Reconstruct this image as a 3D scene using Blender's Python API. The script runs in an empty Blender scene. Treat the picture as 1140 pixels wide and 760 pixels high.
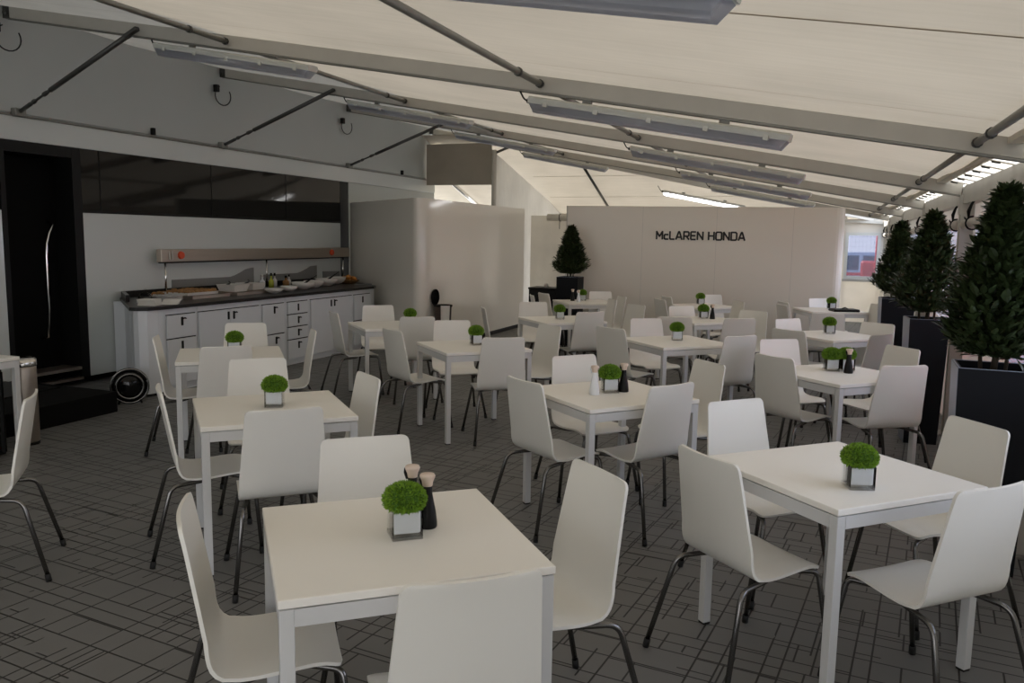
import bpy, math, random
from mathutils import Vector, Matrix
random.seed(7)
SC = bpy.context.scene
COL = SC.collection
C0 = (0.0, 0.0, 1.6478)
K = 3 / 2.76
def S(x, y, z):
    return (x * K, y * K, C0[2] + (z - C0[2]) * K)
PI = math.pi

# ------------------------------------------------------------------ materials
def mat(name, col, rough=.5, metal=0., spec=.5, coat=0., trans=0., emit=None, es=0.):
    m = bpy.data.materials.new(name); m.use_nodes = True
    b = m.node_tree.nodes['Principled BSDF']
    b.inputs['Base Color'].default_value = (*col, 1)
    b.inputs['Roughness'].default_value = rough
    b.inputs['Metallic'].default_value = metal
    b.inputs['Specular IOR Level'].default_value = spec
    b.inputs['Coat Weight'].default_value = coat
    b.inputs['Transmission Weight'].default_value = trans
    if emit:
        b.inputs['Emission Color'].default_value = (*emit, 1); b.inputs['Emission Strength'].default_value = es
    return m
def nodes(m):
    nt = m.node_tree
    return nt, nt.nodes, nt.links, nt.nodes['Principled BSDF']
def noisy(m, c1, c2, scale=4., detail=4., stretch=(1, 1, 1), bump=0.):
    nt, N, L, b = nodes(m)
    tc = N.new('ShaderNodeTexCoord'); mp = N.new('ShaderNodeMapping'); mp.inputs['Scale'].default_value = stretch
    n = N.new('ShaderNodeTexNoise'); n.inputs['Scale'].default_value = scale; n.inputs['Detail'].default_value = detail
    r = N.new('ShaderNodeMix'); r.data_type = 'RGBA'
    r.inputs[6].default_value = (*c1, 1); r.inputs[7].default_value = (*c2, 1)
    L.new(tc.outputs['Object'], mp.inputs['Vector']); L.new(mp.outputs[0], n.inputs['Vector'])
    L.new(n.outputs['Fac'], r.inputs[0]); L.new(r.outputs[2], b.inputs['Base Color'])
    if bump:
        bp = N.new('ShaderNodeBump'); bp.inputs['Strength'].default_value = bump; bp.inputs['Distance'].default_value = .01
        L.new(n.outputs['Fac'], bp.inputs['Height']); L.new(bp.outputs[0], b.inputs['Normal'])
    return m
M = {}
M['shell'] = noisy(mat('chair_lacquer', (.82, .80, .735), .33), (.81, .79, .725), (.835, .815, .75), 3, 2, (1, 1, 1))
M['tabletop'] = noisy(mat('table_laminate', (.90, .87, .80), .42), (.89, .86, .79), (.92, .89, .82), 2, 3)
M['tableframe'] = mat('table_steel_white', (.62, .62, .61), .4)
M['chrome'] = mat('chrome', (.20, .195, .19), .25, 1.)
M['polish'] = mat('polished_steel', (.7, .68, .65), .12, 1.)
M['brushed'] = noisy(mat('brushed_steel', (.5, .44, .38), .38, 1.), (.46, .40, .34), (.55, .48, .41), 40, 3, (1, .03, 1))
M['alu'] = noisy(mat('aluminium', (.5, .48, .44), .5, .15), (.44, .42, .375), (.55, .525, .47), 5, 5, (1, 1, 1))
M['tube'] = noisy(mat('galvanised_tube', (.22, .22, .2), .45, .5), (.2, .2, .18), (.3, .29, .26), 12, 4)
M['darktube'] = mat('dark_strut', (.09, .09, .085), .4, .6)
M['black'] = mat('black_plastic', (.007, .007, .007), .45, spec=.22)
M['blackgloss'] = mat('black_gloss', (.006, .006, .006), .06, spec=.28)
M['skirt'] = mat('matt_black', (.004, .004, .004), .8, spec=.1)
M['truckwhite'] = noisy(mat('trailer_gloss_white', (.62, .65, .63), .12, 0, .5), (.61, .64, .62), (.65, .68, .66), .6, 2)
M['truckpanel'] = noisy(mat('trailer_upper_panel', (.46, .485, .465), .35), (.44, .465, .445), (.50, .525, .505), .9, 5)
M['partition'] = noisy(mat('gloss_partition', (.76, .72, .64), .1, 0, .5), (.75, .71, .63), (.78, .74, .66), .4, 2)
M['displaywall'] = noisy(mat('display_board', (.74, .69, .60), .22, 0, .5), (.73, .68, .59), (.76, .71, .62), .5, 2)
M['lettering'] = mat('lettering_black', (.02, .02, .02), .5)
M['cabinet'] = mat('cabinet_white', (.66, .68, .70), .3)
M['worktop'] = noisy(mat('black_worktop', (.008, .008, .008), .35, spec=.3), (.006, .006, .006), (.018, .017, .016), 60, 2)
M['wave'] = mat('grey_graphic', (.22, .22, .21), .4)
M['planter'] = noisy(mat('dark_planter', (.004, .005, .007), .6, spec=.2), (.003, .004, .006), (.006, .007, .010), 5, 3)
M['planteredge'] = mat('planter_edge', (.28, .32, .40), .3, .6)
M['soil'] = noisy(mat('soil', (.03, .02, .014), .95), (.02, .014, .01), (.05, .035, .025), 30, 4, bump=.5)
M['bark'] = noisy(mat('bark', (.05, .035, .022), .9), (.035, .024, .016), (.075, .055, .035), 25, 5, bump=.4)
M['laurel'] = noisy(mat('laurel_leaf', (.022, .04, .014), .38), (.012, .024, .008), (.05, .075, .024), 9, 3)
M['moss'] = noisy(mat('button_fern', (.07, .19, .01), .6), (.10, .23, .008), (.26, .42, .03), 30, 3)
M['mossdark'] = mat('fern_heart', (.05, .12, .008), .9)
M['ceramic'] = mat('white_lining', (.72, .74, .76), .5)
M['crock'] = mat('white_crockery', (.62, .60, .56), .2)
M['linen'] = noisy(mat('paper_napkin', (.75, .72, .66), .8), (.72, .69, .62), (.78, .75, .70), 30, 2)
M['food'] = noisy(mat('baked_food', (.25, .12, .04), .7), (.13, .06, .02), (.42, .22, .07), 25, 3, bump=.5)
M['orange'] = noisy(mat('orange_fruit', (.55, .20, .03), .5), (.45, .15, .02), (.65, .28, .05), 20, 2)
M['redlamp'] = mat('red_orange_lamp', (.75, .08, .02), .3)
M['yellow'] = mat('yellow_green_bottle', (.42, .45, .06), .25)
M['cork'] = mat('pale_stopper', (.68, .55, .45), .5)
M['pvcwhite'] = mat('light_housing', (.62, .62, .57), .4)
M['cablemat'] = mat('black_cable', (.01, .01, .01), .5)
M['redplastic'] = mat('red_barrier', (.75, .03, .02), .45)
M['carpaint'] = mat('silver_car', (.55, .6, .68), .25, .3)
M['carglass'] = mat('car_window', (.05, .09, .14), .05)
M['fence'] = mat('fence_wire', (.10, .11, .10), .5, .5)
M['outwall'] = noisy(mat('outside_cladding', (.42, .45, .54), .5), (.40, .43, .52), (.47, .50, .58), 1, 2)
M['bronze'] = mat('bin_bronze', (.10, .075, .065), .3, .6)
M['rubber'] = mat('black_foot', (.008, .008, .008), .7)
M['unlit_inside'] = mat('dark_inside', (.006, .006, .006), .9)  # near-black puts the shade inside the trailer into the colour

def fabric(name, c, t, w=.5):
    """coated tent cloth: part diffuse, part light-passing, with faint dirt"""
    m = bpy.data.materials.new(name); m.use_nodes = True
    nt = m.node_tree; N = nt.nodes; L = nt.links; N.clear()
    o = N.new('ShaderNodeOutputMaterial'); mix = N.new('ShaderNodeMixShader'); d = N.new('ShaderNodeBsdfDiffuse'); tr = N.new('ShaderNodeBsdfTranslucent')
    tc = N.new('ShaderNodeTexCoord'); n = N.new('ShaderNodeTexNoise'); n.inputs['Scale'].default_value = 1.3; n.inputs['Detail'].default_value = 6
    n2 = N.new('ShaderNodeTexNoise'); n2.inputs['Scale'].default_value = 3; n2.inputs['Detail'].default_value = 5
    mp = N.new('ShaderNodeMapping'); mp.inputs['Scale'].default_value = (.5, 9, 1)
    mp.inputs['Rotation'].default_value = (0, 0, .5)
    L.new(tc.outputs['Object'], n.inputs['Vector']); L.new(tc.outputs['Object'], mp.inputs[0]); L.new(mp.outputs[0], n2.inputs['Vector'])
    ad = N.new('ShaderNodeMath'); ad.operation = 'MULTIPLY_ADD'; ad.inputs[1].default_value = .5
    L.new(n2.outputs['Fac'], ad.inputs[0]); L.new(n.outputs['Fac'], ad.inputs[2])
    mr = N.new('ShaderNodeMapRange'); mr.inputs[1].default_value = .55; mr.inputs[2].default_value = .95; mr.inputs[3].default_value = .9; mr.inputs[4].default_value = 1.04
    L.new(ad.outputs[0], mr.inputs[0])
    for sh, cc in ((d, c), (tr, t)):
        vm = N.new('ShaderNodeVectorMath'); vm.operation = 'SCALE'; vm.inputs[0].default_value = cc
        L.new(mr.outputs[0], vm.inputs['Scale']); L.new(vm.outputs[0], sh.inputs['Color'])
    mix.inputs[0].default_value = w
    L.new(d.outputs[0], mix.inputs[1]); L.new(tr.outputs[0], mix.inputs[2]); L.new(mix.outputs[0], o.inputs[0])
    return m
M['roof'] = fabric('roof_cloth', (.78, .73, .63), (.19, .161, .120), .45)
M['wallcloth'] = fabric('wall_cloth', (.78, .75, .69), (.66, .63, .57), .5)
M['flap'] = fabric('flap_cloth', (.8, .77, .70), (.62, .57, .48), .6)
M['seam'] = fabric('seam_tape', (.5, .43, .33), (.22, .18, .12), .4)
M['valance'] = fabric('valance_cloth', (.55, .50, .42), (.26, .23, .18), .35)
def clear(name, tint, gloss, rough=.03, haze=0.):
    m = bpy.data.materials.new(name); m.use_nodes = True
    nt = m.node_tree; N = nt.nodes; L = nt.links; N.clear()
    o = N.new('ShaderNodeOutputMaterial'); mix = N.new('ShaderNodeMixShader'); t = N.new('ShaderNodeBsdfTransparent'); g = N.new('ShaderNodeBsdfGlossy')
    t.inputs[0].default_value = (*tint, 1); g.inputs['Roughness'].default_value = rough
    fr = N.new('ShaderNodeFresnel'); fr.inputs[0].default_value = gloss
    L.new(fr.outputs[0], mix.inputs[0]); L.new(t.outputs[0], mix.inputs[1]); L.new(g.outputs[0], mix.inputs[2])
    if haze:
        m2 = N.new('ShaderNodeMixShader'); m2.inputs[0].default_value = haze; tl = N.new('ShaderNodeBsdfTranslucent'); tl.inputs[0].default_value = (.8, .82, .9, 1)
        L.new(mix.outputs[0], m2.inputs[1]); L.new(tl.outputs[0], m2.inputs[2]); L.new(m2.outputs[0], o.inputs[0])
    else:
        L.new(mix.outputs[0], o.inputs[0])
    return m
M['pvc'] = clear('clear_vinyl', (.93, .94, .98), 1.35, .08, .15)
M['pvcfar'] = clear('dimmed_vinyl', (.42, .44, .50), 1.35, .08, .06)  # tint added to hold down the daylight through the far window
M['glass'] = clear('vase_glass', (.99, .995, .995), 1.22)
M['diffuser'] = clear('light_diffuser', (.8, .8, .78), 1.4, .3, .7)
M['tubeoff'] = mat('tube_unlit', (.7, .7, .68), .4)
M['tubelit'] = mat('tube_lit', (1, 1, 1), .4, emit=(1, .97, .9), es=6.)

# floor: interlocking plastic tiles with a maze of straight grooves
def floor_mat():
    m = mat('floor_tiles', (.06, .058, .052), .5, spec=.35)
    nt, N, L, b = nodes(m)
    tc = N.new('ShaderNodeTexCoord')
    vals = []
    for (rot, w, h, off, sh, fr) in ((.108, .62, .155, .43, (0, 0), 2), (.108 + PI / 2, .93, .31, .27, (.05, .11), 2), (.108, 1.24, .465, .37, (.31, .08), 3), (.108 + PI / 2, .465, .155, .61, (.2, .02), 2)):
        mp = N.new('ShaderNodeMapping'); mp.inputs['Rotation'].default_value = (0, 0, rot); mp.inputs['Location'].default_value = (sh[0], sh[1], 0)
        br = N.new('ShaderNodeTexBrick'); br.offset = off; br.offset_frequency = fr; br.squash = .62; br.squash_frequency = 3
        br.inputs['Scale'].default_value = 1; br.inputs['Brick Width'].default_value = w; br.inputs['Row Height'].default_value = h
        br.inputs['Mortar Size'].default_value = .0042; br.inputs['Mortar Smooth'].default_value = .2
        L.new(tc.outputs['Object'], mp.inputs[0]); L.new(mp.outputs[0], br.inputs['Vector'])
        vals.append(br.outputs['Fac'])
    # the fourth set only breaks through in patches
    nz = N.new('ShaderNodeTexNoise'); nz.inputs['Scale'].default_value = 2.2; L.new(tc.outputs['Object'], nz.inputs['Vector'])
    st = N.new('ShaderNodeMath'); st.operation = 'GREATER_THAN'; st.inputs[1].default_value = .5; L.new(nz.outputs['Fac'], st.inputs[0])
    mu = N.new('ShaderNodeMath'); mu.operation = 'MULTIPLY'; L.new(vals[3], mu.inputs[0]); L.new(st.outputs[0], mu.inputs[1]); vals[3] = mu.outputs[0]
    cur = vals[0]
    for v in vals[1:]:
        mx = N.new('ShaderNodeMath'); mx.operation = 'MAXIMUM'; L.new(cur, mx.inputs[0]); L.new(v, mx.inputs[1]); cur = mx.outputs[0]
    n = N.new('ShaderNodeTexNoise'); n.inputs['Scale'].default_value = 1.1; n.inputs['Detail'].default_value = 6; L.new(tc.outputs['Object'], n.inputs['Vector'])
    base = N.new('ShaderNodeMix'); base.data_type = 'RGBA'; base.inputs[6].default_value = (.135, .133, .128, 1); base.inputs[7].default_value = (.19, .187, .178, 1); L.new(n.outputs['Fac'], base.inputs[0])
    mix = N.new('ShaderNodeMix'); mix.data_type = 'RGBA'; mix.inputs[7].default_value = (.02, .019, .017, 1)
    L.new(base.outputs[2], mix.inputs[6]); L.new(cur, mix.inputs[0]); L.new(mix.outputs[2], b.inputs['Base Color'])
    inv = N.new('ShaderNodeMath'); inv.operation = 'SUBTRACT'; inv.inputs[0].default_value = 1; L.new(cur, inv.inputs[1])
    bp = N.new('ShaderNodeBump'); bp.inputs['Strength'].default_value = .6; bp.inputs['Distance'].default_value = .004; L.new(inv.outputs[0], bp.inputs['Height']); L.new(bp.outputs[0], b.inputs['Normal'])
    return m
M['floor'] = floor_mat()
M['asphalt'] = noisy(mat('asphalt', (.4, .4, .38), .9), (.36, .36, .34), (.46, .455, .43), 8, 5)

# ------------------------------------------------------------------ mesh helpers
class MB:
    def __init__(s): s.v = []; s.f = []; s.sm = []
    def add(s, vs, fs, smooth=False):
        o = len(s.v); s.v += [tuple(v) for v in vs]; s.f += [[i + o for i in f] for f in fs]; s.sm += [smooth] * len(fs); return s
    def box(s, x0, x1, y0, y1, z0, z1, b=0.):
        if b > 0:
            return s.hull(bevel_box(x0, x1, y0, y1, z0, z1, b))
        vs = [(x, y, z) for x in (x0, x1) for y in (y0, y1) for z in (z0, z1)]
        return s.add(vs, [(0, 1, 3, 2), (4, 6, 7, 5), (0, 4, 5, 1), (2, 3, 7, 6), (0, 2, 6, 4), (1, 5, 7, 3)])
    def hull(s, pts):
        import bmesh
        bm = bmesh.new()
        for p in pts: bm.verts.new(p)
        r = bmesh.ops.convex_hull(bm, input=bm.verts)
        bm.verts.index_update()
        vs = [v.co.copy() for v in bm.verts]; fs = [[v.index for v in f.verts] for f in bm.faces]
        bm.free(); return s.add(vs, fs)
    def prism(s, poly, z0, z1):
        n = len(poly); vs = [(x, y, z0) for x, y in poly] + [(x, y, z1) for x, y in poly]
        a = sum(poly[i][0] * poly[(i + 1) % n][1] - poly[(i + 1) % n][0] * poly[i][1] for i in range(n))
        idx = list(range(n)) if a > 0 else list(range(n))[::-1]
        fs = [idx[::-1], [i + n for i in idx]] + [[idx[i], idx[(i + 1) % n], idx[(i + 1) % n] + n, idx[i] + n] for i in range(n)]
        return s.add(vs, fs)
    def beam(s, a, b, w, h, up=(0, 0, 1)):
        """box profile from a to b; w sideways, h along up (a,b is the centre line)"""
        a, b = Vector(a), Vector(b); d = (b - a).normalized(); side = d.cross(Vector(up)).normalized(); u = side.cross(d)
        vs = [p + side * sx * w / 2 + u * sz * h / 2 for p in (a, b) for sx, sz in ((-1, -1), (1, -1), (1, 1), (-1, 1))]
        return s.add(vs, [(3, 2, 1, 0), (4, 5, 6, 7), (0, 1, 5, 4), (1, 2, 6, 5), (2, 3, 7, 6), (3, 0, 4, 7)])
    def tube(s, pts, r, n=8, cap=True):
        pts = [Vector(p) for p in pts]; rs = r if isinstance(r, (list, tuple)) else [r] * len(pts)
        t = [(pts[min(i + 1, len(pts) - 1)] - pts[max(i - 1, 0)]).normalized() for i in range(len(pts))]
        up = Vector((0, 0, 1)) if abs(t[0].z) < .9 else Vector((1, 0, 0))
        u = t[0].cross(up).normalized(); vs = []
        for i, p in enumerate(pts):
            u = (u - t[i] * u.dot(t[i])).normalized(); w = t[i].cross(u)
            for k in range(n):
                a = 2 * PI * k / n; vs.append(p + (u * math.cos(a) + w * math.sin(a)) * rs[i])
        fs = [[i * n + k, i * n + (k + 1) % n, (i + 1) * n + (k + 1) % n, (i + 1) * n + k] for i in range(len(pts) - 1) for k in range(n)]
        s.add(vs, fs, True)
        if cap:
            o = len(s.v) - len(vs); s.f += [[o + k for k in range(n)][::-1], [o + (len(pts) - 1) * n + k for k in range(n)]]; s.sm += [False, False]
        return s
    def lathe(s, prof, n=20, c=(0, 0, 0), sx=1., sy=1.):
        vs = [(c[0] + r * math.cos(2 * PI * k / n) * sx, c[1] + r * math.sin(2 * PI * k / n) * sy, c[2] + z) for r, z in prof for k in range(n)]
        fs = [[i * n + k, i * n + (k + 1) % n, (i + 1) * n + (k + 1) % n, (i + 1) * n + k] for i in range(len(prof) - 1) for k in range(n)]
        s.add(vs, fs, True)
        o = len(s.v) - len(vs)
        if prof[0][0] > 1e-4: s.f.append([o + k for k in range(n)][::-1]); s.sm.append(False)
        if prof[-1][0] > 1e-4: s.f.append([o + (len(prof) - 1) * n + k for k in range(n)]); s.sm.append(False)
        return s
    def blob(s, c, rx, ry, rz, seg=8, ring=6, jit=0.):
        rnd = random.Random(int(c[0] * 1000 + c[1] * 77)); vs = []
        for i in range(ring + 1):
            t = PI * i / ring
            for k in range(seg):
                a = 2 * PI * k / seg; q = 1 + rnd.uniform(-jit, jit)
                vs.append((c[0] + rx * math.sin(t) * math.cos(a) * q, c[1] + ry * math.sin(t) * math.sin(a) * q, c[2] + rz * math.cos(t)))
        fs = [[i * seg + k, (i + 1) * seg + k, (i + 1) * seg + (k + 1) % seg, i * seg + (k + 1) % seg] for i in range(ring) for k in range(seg)]
        return s.add(vs, fs, True)
    def build(s, name, m, parent=None, loc=None, rz=0., **props):
        me = bpy.data.meshes.new(name); me.from_pydata(s.v, [], s.f); me.validate()
        if len(me.polygons) == len(s.sm): me.polygons.foreach_set('use_smooth', s.sm)
        me.materials.append(M[m] if isinstance(m, str) else m); me.update()
        o = bpy.data.objects.new(name, me); COL.objects.link(o)
        if parent: o.parent = parent
        if loc: o.location = loc
        if rz: o.rotation_euler = (0, 0, rz)
        for k, v in props.items(): o[k] = v
        return o
def bevel_box(x0, x1, y0, y1, z0, z1, b):
    p = []
    for sx, x in ((1, x0), (-1, x1)):
        for sy, y in ((1, y0), (-1, y1)):
            for sz, z in ((1, z0), (-1, z1)):
                p += [(x + sx * b, y + sy * b, z), (x + sx * b, y, z + sz * b), (x, y + sy * b, z + sz * b)]
    return p
def fillet(pts, r, n=5):
    pts = [Vector(p) for p in pts]; out = [pts[0]]
    for i in range(1, len(pts) - 1):
        a, b, c = pts[i - 1], pts[i], pts[i + 1]
        ra = min(r, (a - b).length * .49, (c - b).length * .49)
        p, q = b + (a - b).normalized() * ra, b + (c - b).normalized() * ra
        for k in range(n + 1):
            t = k / n; out.append(p * (1 - t) ** 2 + b * 2 * t * (1 - t) + q * t * t)
    return out + [pts[-1]]
def rot2(x, y, a): return (x * math.cos(a) - y * math.sin(a), x * math.sin(a) + y * math.cos(a))
def thing(name, label, cat, loc=(0, 0, 0), rz=0., group=None):
    o = bpy.data.objects.new(name, None); COL.objects.link(o); o.location = loc; o.rotation_euler = (0, 0, rz)
    o.empty_display_size = .1
    o['label'] = label; o['category'] = cat
    if group: o['group'] = group
    return o
def tag(o, label, cat, group=None):
    o['label'] = label; o['category'] = cat
    if group: o['group'] = group
    return o
def struct(o): o['kind'] = 'structure'; return o
def copy_tree(o, parent=None):
    c = o.copy(); COL.objects.link(c)
    if parent: c.parent = parent
    for ch in list(o.children): copy_tree(ch, c)
    return c

# ------------------------------------------------------------------ ground and floor
struct(MB().box(-40, 45, -30, 60, -.12, -.06).build('ground', 'asphalt'))
struct(MB().prism([(-7.55, -5), (1.32, -5), (1.32, 19.2), (-9.5, 19.2), (-9.5, 15.2), (-7.55, 15.2)], -.06, 0).build('floor', 'floor'))

# ------------------------------------------------------------------ tent roof
XE, XR = .95, -6.87
def zb(x): return 2.03 + .1865 * (XE - x)           # rafter underside, before scaling
Y0 = {k: 1.81608 + 2.76 * k for k in range(-2, 6)}
def rp(k, x, dz=0.):
    t = (XE - x) / (XE - XR); return S(x, Y0[k] + .85 * t, zb(x) + dz)
def zroof(x): return zb(x) + .098
def hipx(y): return XE - (17.4 - y) / .596
# main sheet: strips between x stations so that the cloth can sag a little between rafters
def sag(x, y):
    f = (y - .85 * (XE - x) / (XE - XR) - Y0[0]) / 2.76; f -= math.floor(f)
    return -.03 * math.sin(PI * f) ** 2
mb = MB(); xs = [.82 - (.82 + 6.87) * i / 20 for i in range(21)]
vs, fs = [], []
for i, x in enumerate(xs):
    ymax = 17.4 - .596 * (XE - x) if x > -5.49 else 13.9
    ys = [-3.7 + .85 * (XE - x) / (XE - XR) + .46 * j for j in range(0, 45)]
    for j, y in enumerate(ys):
        yy = min(y, ymax); vs.append(S(x, yy, zroof(x) + sag(x, yy)))
n = 45
fs = [[i * n + j, i * n + j + 1, (i + 1) * n + j + 1, (i + 1) * n + j] for i in range(20) for j in range(44) if (Vector(vs[i * n + j]) - Vector(vs[i * n + j + 1])).length > .01 or (Vector(vs[(i + 1) * n + j]) - Vector(vs[(i + 1) * n + j + 1])).length > .01]
mb.add(vs, fs, True)
ce = struct(mb.build('ceiling', 'roof'))
# falling end slope of the roof beyond the last full frame
hp = lambda x, y: S(x, y, 3.36 - .318 * (y - 13.56) + .003 * (x + 5.49))
mb = MB(); vs = [hp(-5.49, 13.56), hp(XE, 17.4), hp(XE + .1, 17.62), hp(-5.49, 17.5)]
mb.add(vs, [(0, 1, 2, 3)])
mb.add([hp(-9.6, 13.35), hp(-5.49, 13.35), hp(-5.49, 17.5), hp(-9.6, 17.5)], [(0, 1, 2, 3)])
o = struct(mb.build('ceiling', 'roof'))
# welded seams in the cloth
for k in range(-1, 5):
    a, b = S(.6, Y0[k] + 1.9, zroof(.6) - .02), S(-6.8, Y0[k] + 2.7, zroof(-6.8) - .02)
mb = MB()
for (ya, n_) in ((15.25, 0), (16.3, 1)):
    mb.beam(hp(-5.4 if n_ == 0 else -5.4, ya), hp(hipx(ya) + .0, ya), .02, .004)
o = struct(mb.build('trim_1', M['valance']))

mb = MB()
for k in range(-1, 5):
    for fr, wd in ((.27, .016), (.80, .006)):
        vs = []
        for i in range(31):
            x = .80 - 7.6 * i / 30; y = Y0[k] + 2.76 * fr + .85 * (XE - x) / (XE - XR)
            if y > (17.3 - .596 * (XE - x) if x > -5.49 else 13.8): break
            z = zroof(x) + sag(x, y) - .004
            vs += [S(x, y - wd / 2, z), S(x, y + wd / 2, z)]
        if len(vs) > 4: mb.add(vs, [(2 * i, 2 * i + 1, 2 * i + 3, 2 * i + 2) for i in range(len(vs) // 2 - 1)])
struct(mb.build('trim_5', 'seam'))
# rafters
def rafter(k, x1=XR, x0=XE):
    r = thing('roof_rafter', RL[k], 'roof beam', rp(k, x0), group='aluminium roof rafters')
    loc = Vector(rp(k, x0))
    a, b = Vector(rp(k, x0, .052)) - loc, Vector(rp(k, x1, .052)) - loc
    MB().beam(a, b, .062, .098).build('beam', 'alu', r)
    mb = MB()
    for s_ in (-1, 1):
        off = Vector((0, s_ * .024, -.058)); mb.beam(a + off, b + off, .014, .012)
    mb.build('keder_track', 'tube', r)
    mb = MB(); mb.beam(b + Vector((.14, 0, -.01)), b + Vector((-.02, 0, 0)), .085, .13); mb.tube([b + Vector((.05, -.06, -.02)), b + Vector((.05, .06, -.02))], .018, 8)
    mb.build('end_bracket', 'darktube', r)
    return r
RL = {-1: 'grey aluminium rafter behind the viewpoint', 0: 'grey aluminium rafter nearest the viewpoint at the top right corner', 1: 'long grey aluminium rafter crossing the whole roof in front',
      2: 'second full grey rafter, meeting the eave post by the big trees', 3: 'third grey rafter back, behind the second row of lights', 4: 'fourth grey rafter back, just before the end slope'}
for k in range(-1, 5): rafter(k)
h = thing('roof_rafter', 'thin hip rafter falling diagonally above the lettered wall', 'roof beam', S(XE, 17.4, 2.05), group='aluminium roof rafters')
l0 = Vector(h.location)
MB().beam(Vector(S(-5.49, 13.58, 3.27)) - l0, Vector(S(XE, 17.38, 2.08)) - l0, .06, .10).build('beam', 'alu', h)
h = thing('roof_rafter', 'short grey rafter end in the far right roof corner', 'roof beam', rp(5, XE), group='aluminium roof rafters')
l0 = Vector(h.location)
MB().beam(Vector(rp(5, XE, .05)) - l0, Vector(rp(5, -1.6, .05)) - l0, .06, .098).build('beam', 'alu', h)

# purlin tubes between the rafters
pn = {-4.23: 'left', -1.68: 'middle', .64: 'right'}
bay = {-1: 'behind the viewpoint', 0: 'nearest bay', 1: 'second bay', 2: 'third bay', 3: 'fourth bay', 4: 'last bay'}
for x in pn:
    for k in range(-1, 5 if x > 0 else 4):
        a, b = Vector(rp(k, x, .05)), Vector(rp(k + 1, x, .05))
        a += (b - a).normalized() * .035; b -= (b - a).normalized() * .035
        mb = MB(); mb.tube([a * .0, b - a], .0205, 10)
        p = mb.build('purlin_tube', 'tube', loc=a); tag(p, 'round grey purlin tube, %s run of the %s' % (pn[x], bay[k] if k >= 0 else 'bay behind the viewpoint'), 'roof tube', 'galvanised purlin tubes')
        d = (b - a).normalized()
        m2 = MB()
        for q in (.012, (b - a).length - .012, (b - a).length * .86):
            m2.tube([d * (q - .012), d * (q + .012)], .028, 10)
        m2.build('end_fitting', 'darktube', p)
# thin tube down the end slopes
for (p, q, lb) in (((-4.25, 14.75, -.05), (-4.29, 17.2, -.05), 'thin tube down the end slope above the lettered wall'), ((-7.12, 14.9, -.12), (-7.08, 17.2, -.12), 'bright metal tube slanting in the gap behind the glossy partition')):
    a = Vector(hp(p[0], p[1])) + Vector((0, 0, p[2])); b = Vector(hp(q[0], q[1])) + Vector((0, 0, q[2]))
    o = MB().tube([a * 0, b - a], .028 if p[0] > -5 else .05, 10).build('purlin_tube', 'darktube' if p[0] > -5 else 'polish', loc=a)
    tag(o, lb, 'roof tube', 'galvanised purlin tubes')

# braces from the trailer rail up to the rafters
sd = ['nearest, above the open doorway', 'second from the viewpoint, above the dark window strip', 'third from the viewpoint, above the glossy partition corner', 'farthest, at the end of the trailer']
for i, (fy, fz) in enumerate(((5.467, 2.68), (8.14, 2.68), (10.93, 2.68), (13.70, 2.66))):
    foot = Vector(S(-6.84, fy, fz)); top = Vector(rp(i + 1, -5.2, .03)); top.y -= .045
    t = thing('roof_brace', 'dark turnbuckle roof brace, ' + sd[i], 'roof brace', foot, group='diagonal roof braces')
    d = top - foot; f = lambda q: d * q
    MB().tube([f(.30), f(.31), f(.97)], [.013, .024, .024], 10).build('tube', 'darktube', t)
    MB().tube([f(.03), f(.13), f(.14), f(.15), f(.165), f(.18), f(.24), f(.25), f(.265), f(.30)], [.02, .02, .012, .022, .022, .012, .012, .022, .022, .013], 10).build('turnbuckle', 'darktube', t)
    MB().box(-.03, .05, -.06, .06, -.035, .045, .008).build('foot_bracket', 'tube', t)
    mb = MB(); mb.beam(f(.94), f(1.03), .05, .03); mb.build('top_fork', 'darktube', t)

# eave beams, posts
pl = {0: 'nearest, just outside the right picture edge', 1: 'beside the nearest tree', 2: 'tall, rising behind the two nearest trees', 3: 'behind the middle tree', 4: 'behind the far tree', 5: 'farthest, in the right back corner', -1: 'behind the viewpoint'}
for k in range(-1, 7):
    if k == 6: x, y = XE, 17.4; lab = 'grey aluminium eave post in the far corner by the window'
    else: x, y = XE, Y0[k]; lab = 'grey aluminium eave post ' + pl[k]
    px, py, pz = S(x, y, 2.03)
    t = thing('eave_post', lab, 'tent post', (px + .06, py, 0), group='eave posts')
    mb = MB(); mb.box(-.06, .06, -.055, .055, .012, pz + .07); mb.box(-.066, -.06, -.02, .02, .012, pz); mb.build('post', 'alu', t)
    MB().box(-.10, .10, -.10, .10, 0, .012).build('base_plate', 'tube', t)
    MB().box(-.075, -.06, -.05, .05, pz - .16, pz - .0).build('corner_plate', 'alu', t)
for k in range(-1, 6):
    ya = Y0[k] if k < 6 else 0; yb = Y0[k + 1] if k < 5 else 17.4
    a = Vector(S(XE, ya, 2.035)); b = Vector(S(XE, yb, 2.035)); a.y += .056; b.y -= .056
    a.x += .06; b.x += .06
    o = MB().beam(a * 0, b - a, .10, .15).build('eave_beam', 'alu', loc=a)
    tag(o, 'grey eave beam over the right wall, ' + ['behind the viewpoint', 'nearest bay', 'bay of the nearest tree', 'bay of the middle tree', 'bay of the far tree', 'bay next to the last', 'last short bay'][k + 1], 'eave beam', 'eave beams')
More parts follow.
